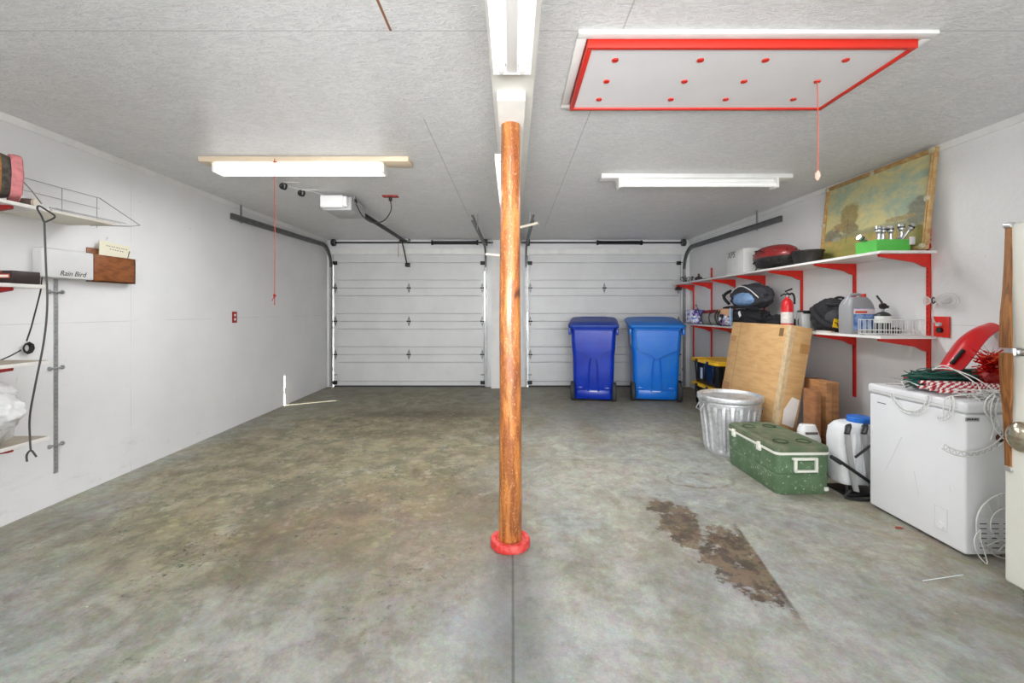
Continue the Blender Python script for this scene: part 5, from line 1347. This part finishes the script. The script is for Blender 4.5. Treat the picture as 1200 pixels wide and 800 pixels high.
root = thing('wire_wreath', 'white wire wreath leaning on the lower front of the freezer beside the refrigerator', 'wire ornament', (2.42, 2.16, .0))
def ring(t, c, R, n=32, m=WIREW, r=.0026): t.tube([(c[0]+R*math.cos(2*PI*k/n), c[1], c[2]+R*math.sin(2*PI*k/n)) for k in range(n)], r, m, closed=True, n=5)
t = MB(); ring(t, (0, 0, .185), .16); ring(t, (0, .02, .185), .14); ring(t, (0, .01, .185), .08)
for k in range(40):
    a = 2*PI*k/40; t.tube([(.16*math.cos(a), 0, .185+.16*math.sin(a)), (.14*math.cos(a+.08), .02, .185+.14*math.sin(a+.08))], .0012, WIREG, n=4)
for k in range(14):
    a = 2*PI*k/14; t.tube([(.14*math.cos(a), .02, .185+.14*math.sin(a)), (.08*math.cos(a+.3), .01, .185+.08*math.sin(a+.3))], .0018, WIREW, n=4)
t.build('wire_ring', root)
t = MB(); t.tube([(-.15, -.01, .17), (-.19, -.02, .13), (-.175, -.02, .06), (-.13, -.02, .01), (-.135, -.02, .05), (-.16, -.02, .13)], .0026, WIREW, closed=True, k=4, n=5)
for k in range(5): t.tube([(-.185+.01*k, -.02, .12-.02*k), (-.155+.004*k, -.02, .11-.018*k)], .0014, WIREW, n=4)
t.build('leaf', root)

# small floor bits
for i, (x, y, m, lab, s) in enumerate(((2.19, 2.51, M('leaf_red', (150, 70, 50), .8), 'tiny reddish scrap on the floor at the foot of the freezer', .02),)):
    t = MB(); t.blob((0, 0, .004), (s, s*.6, .005), m, .4, 3, sub=3, flat=0); tag(t.build('floor_scrap', None, (x, y, 0)), lab, 'scrap')
t = MB(); t.cyl((1.87, 2.02, .003), (2.10, 2.065, .003), .0022, M('straw', (216, 222, 224), .5), n=6); tag(t.build('white_straw'), 'thin pale straw lying on the floor in front of the freezer', 'straw')

# ================================================================== LIGHT
world = bpy.data.worlds.new('W'); bpy.context.scene.world = world; world.use_nodes = True
bg = world.node_tree.nodes['Background']; bg.inputs[0].default_value = (.97, .985, 1, 1); bg.inputs[1].default_value = 3.0
sun = bpy.data.lights.new('sun', 'SUN'); sun.energy = 140; sun.angle = .009; sun.color = (1, .96, .88)
so = bpy.data.objects.new('sun', sun); C.objects.link(so)
so.rotation_euler = V((2.5, 1.37, 1.42)).to_track_quat('Z', 'Y').to_euler()
P = 1.0
area('tube_glow', (0, 1.22, 2.19), .12, 1.15, 12*P)
area('tube_glow', (-.03, 3.38, 2.145), .12, 1.15, 24*P)
area('tube_glow', (0, -1.3, 2.19), .12, 1.15, 18*P)  # belongs to the added strip behind the camera
area('tube_glow', (-1.59, 3.35, 2.25), 1.2, .1, 20*P)
area('tube_glow', (1.5, 3.675, 2.235), 1.2, .05, 20*P)
area('rear_opening_fill', (0, YR+.02, 1.15), 4.2, 2.1, 100*P, rot=(PI/2, 0, 0), col=(.98, .99, 1))  # fill lamp added in the unseen rear opening
# added fill lamps aimed up at the ceiling, unseen behind the camera
area('bounce_fill', (-.9, -.5, 1.3), .5, .5, 15*P, rot=(math.radians(180-28), 0, 0), col=(.98, .99, 1))
area('bounce_fill', (.9, -.5, 1.3), .5, .5, 15*P, rot=(math.radians(180-28), 0, 0), col=(.98, .99, 1))

for fx in (-.5, .5):  # added forward fill lamps that brighten the back of the room
    fl_ = area('forward_fill', (fx, -.4, 1.35), .5, .5, 9*P, rot=(PI/2+.09, 0, 0), col=(.985, .99, 1)); fl_.data.spread = math.radians(62)

cam = bpy.data.cameras.new('cam'); co_ = bpy.data.objects.new('camera', cam); C.objects.link(co_)
co_.location = (0, 0, CAMZ); co_.rotation_euler = (PI/2, 0, 0)
cam.sensor_width = 36; cam.lens = 15.6; cam.shift_y = -37/1200; cam.clip_start = .02
sc = bpy.context.scene; sc.camera = co_
sc.view_settings.view_transform = 'Standard'; sc.view_settings.look = 'None'; sc.view_settings.gamma = 1; sc.view_settings.exposure = 0
sc.view_settings.use_curve_mapping = False
sc.cycles.max_bounces = 12; sc.cycles.diffuse_bounces = 8
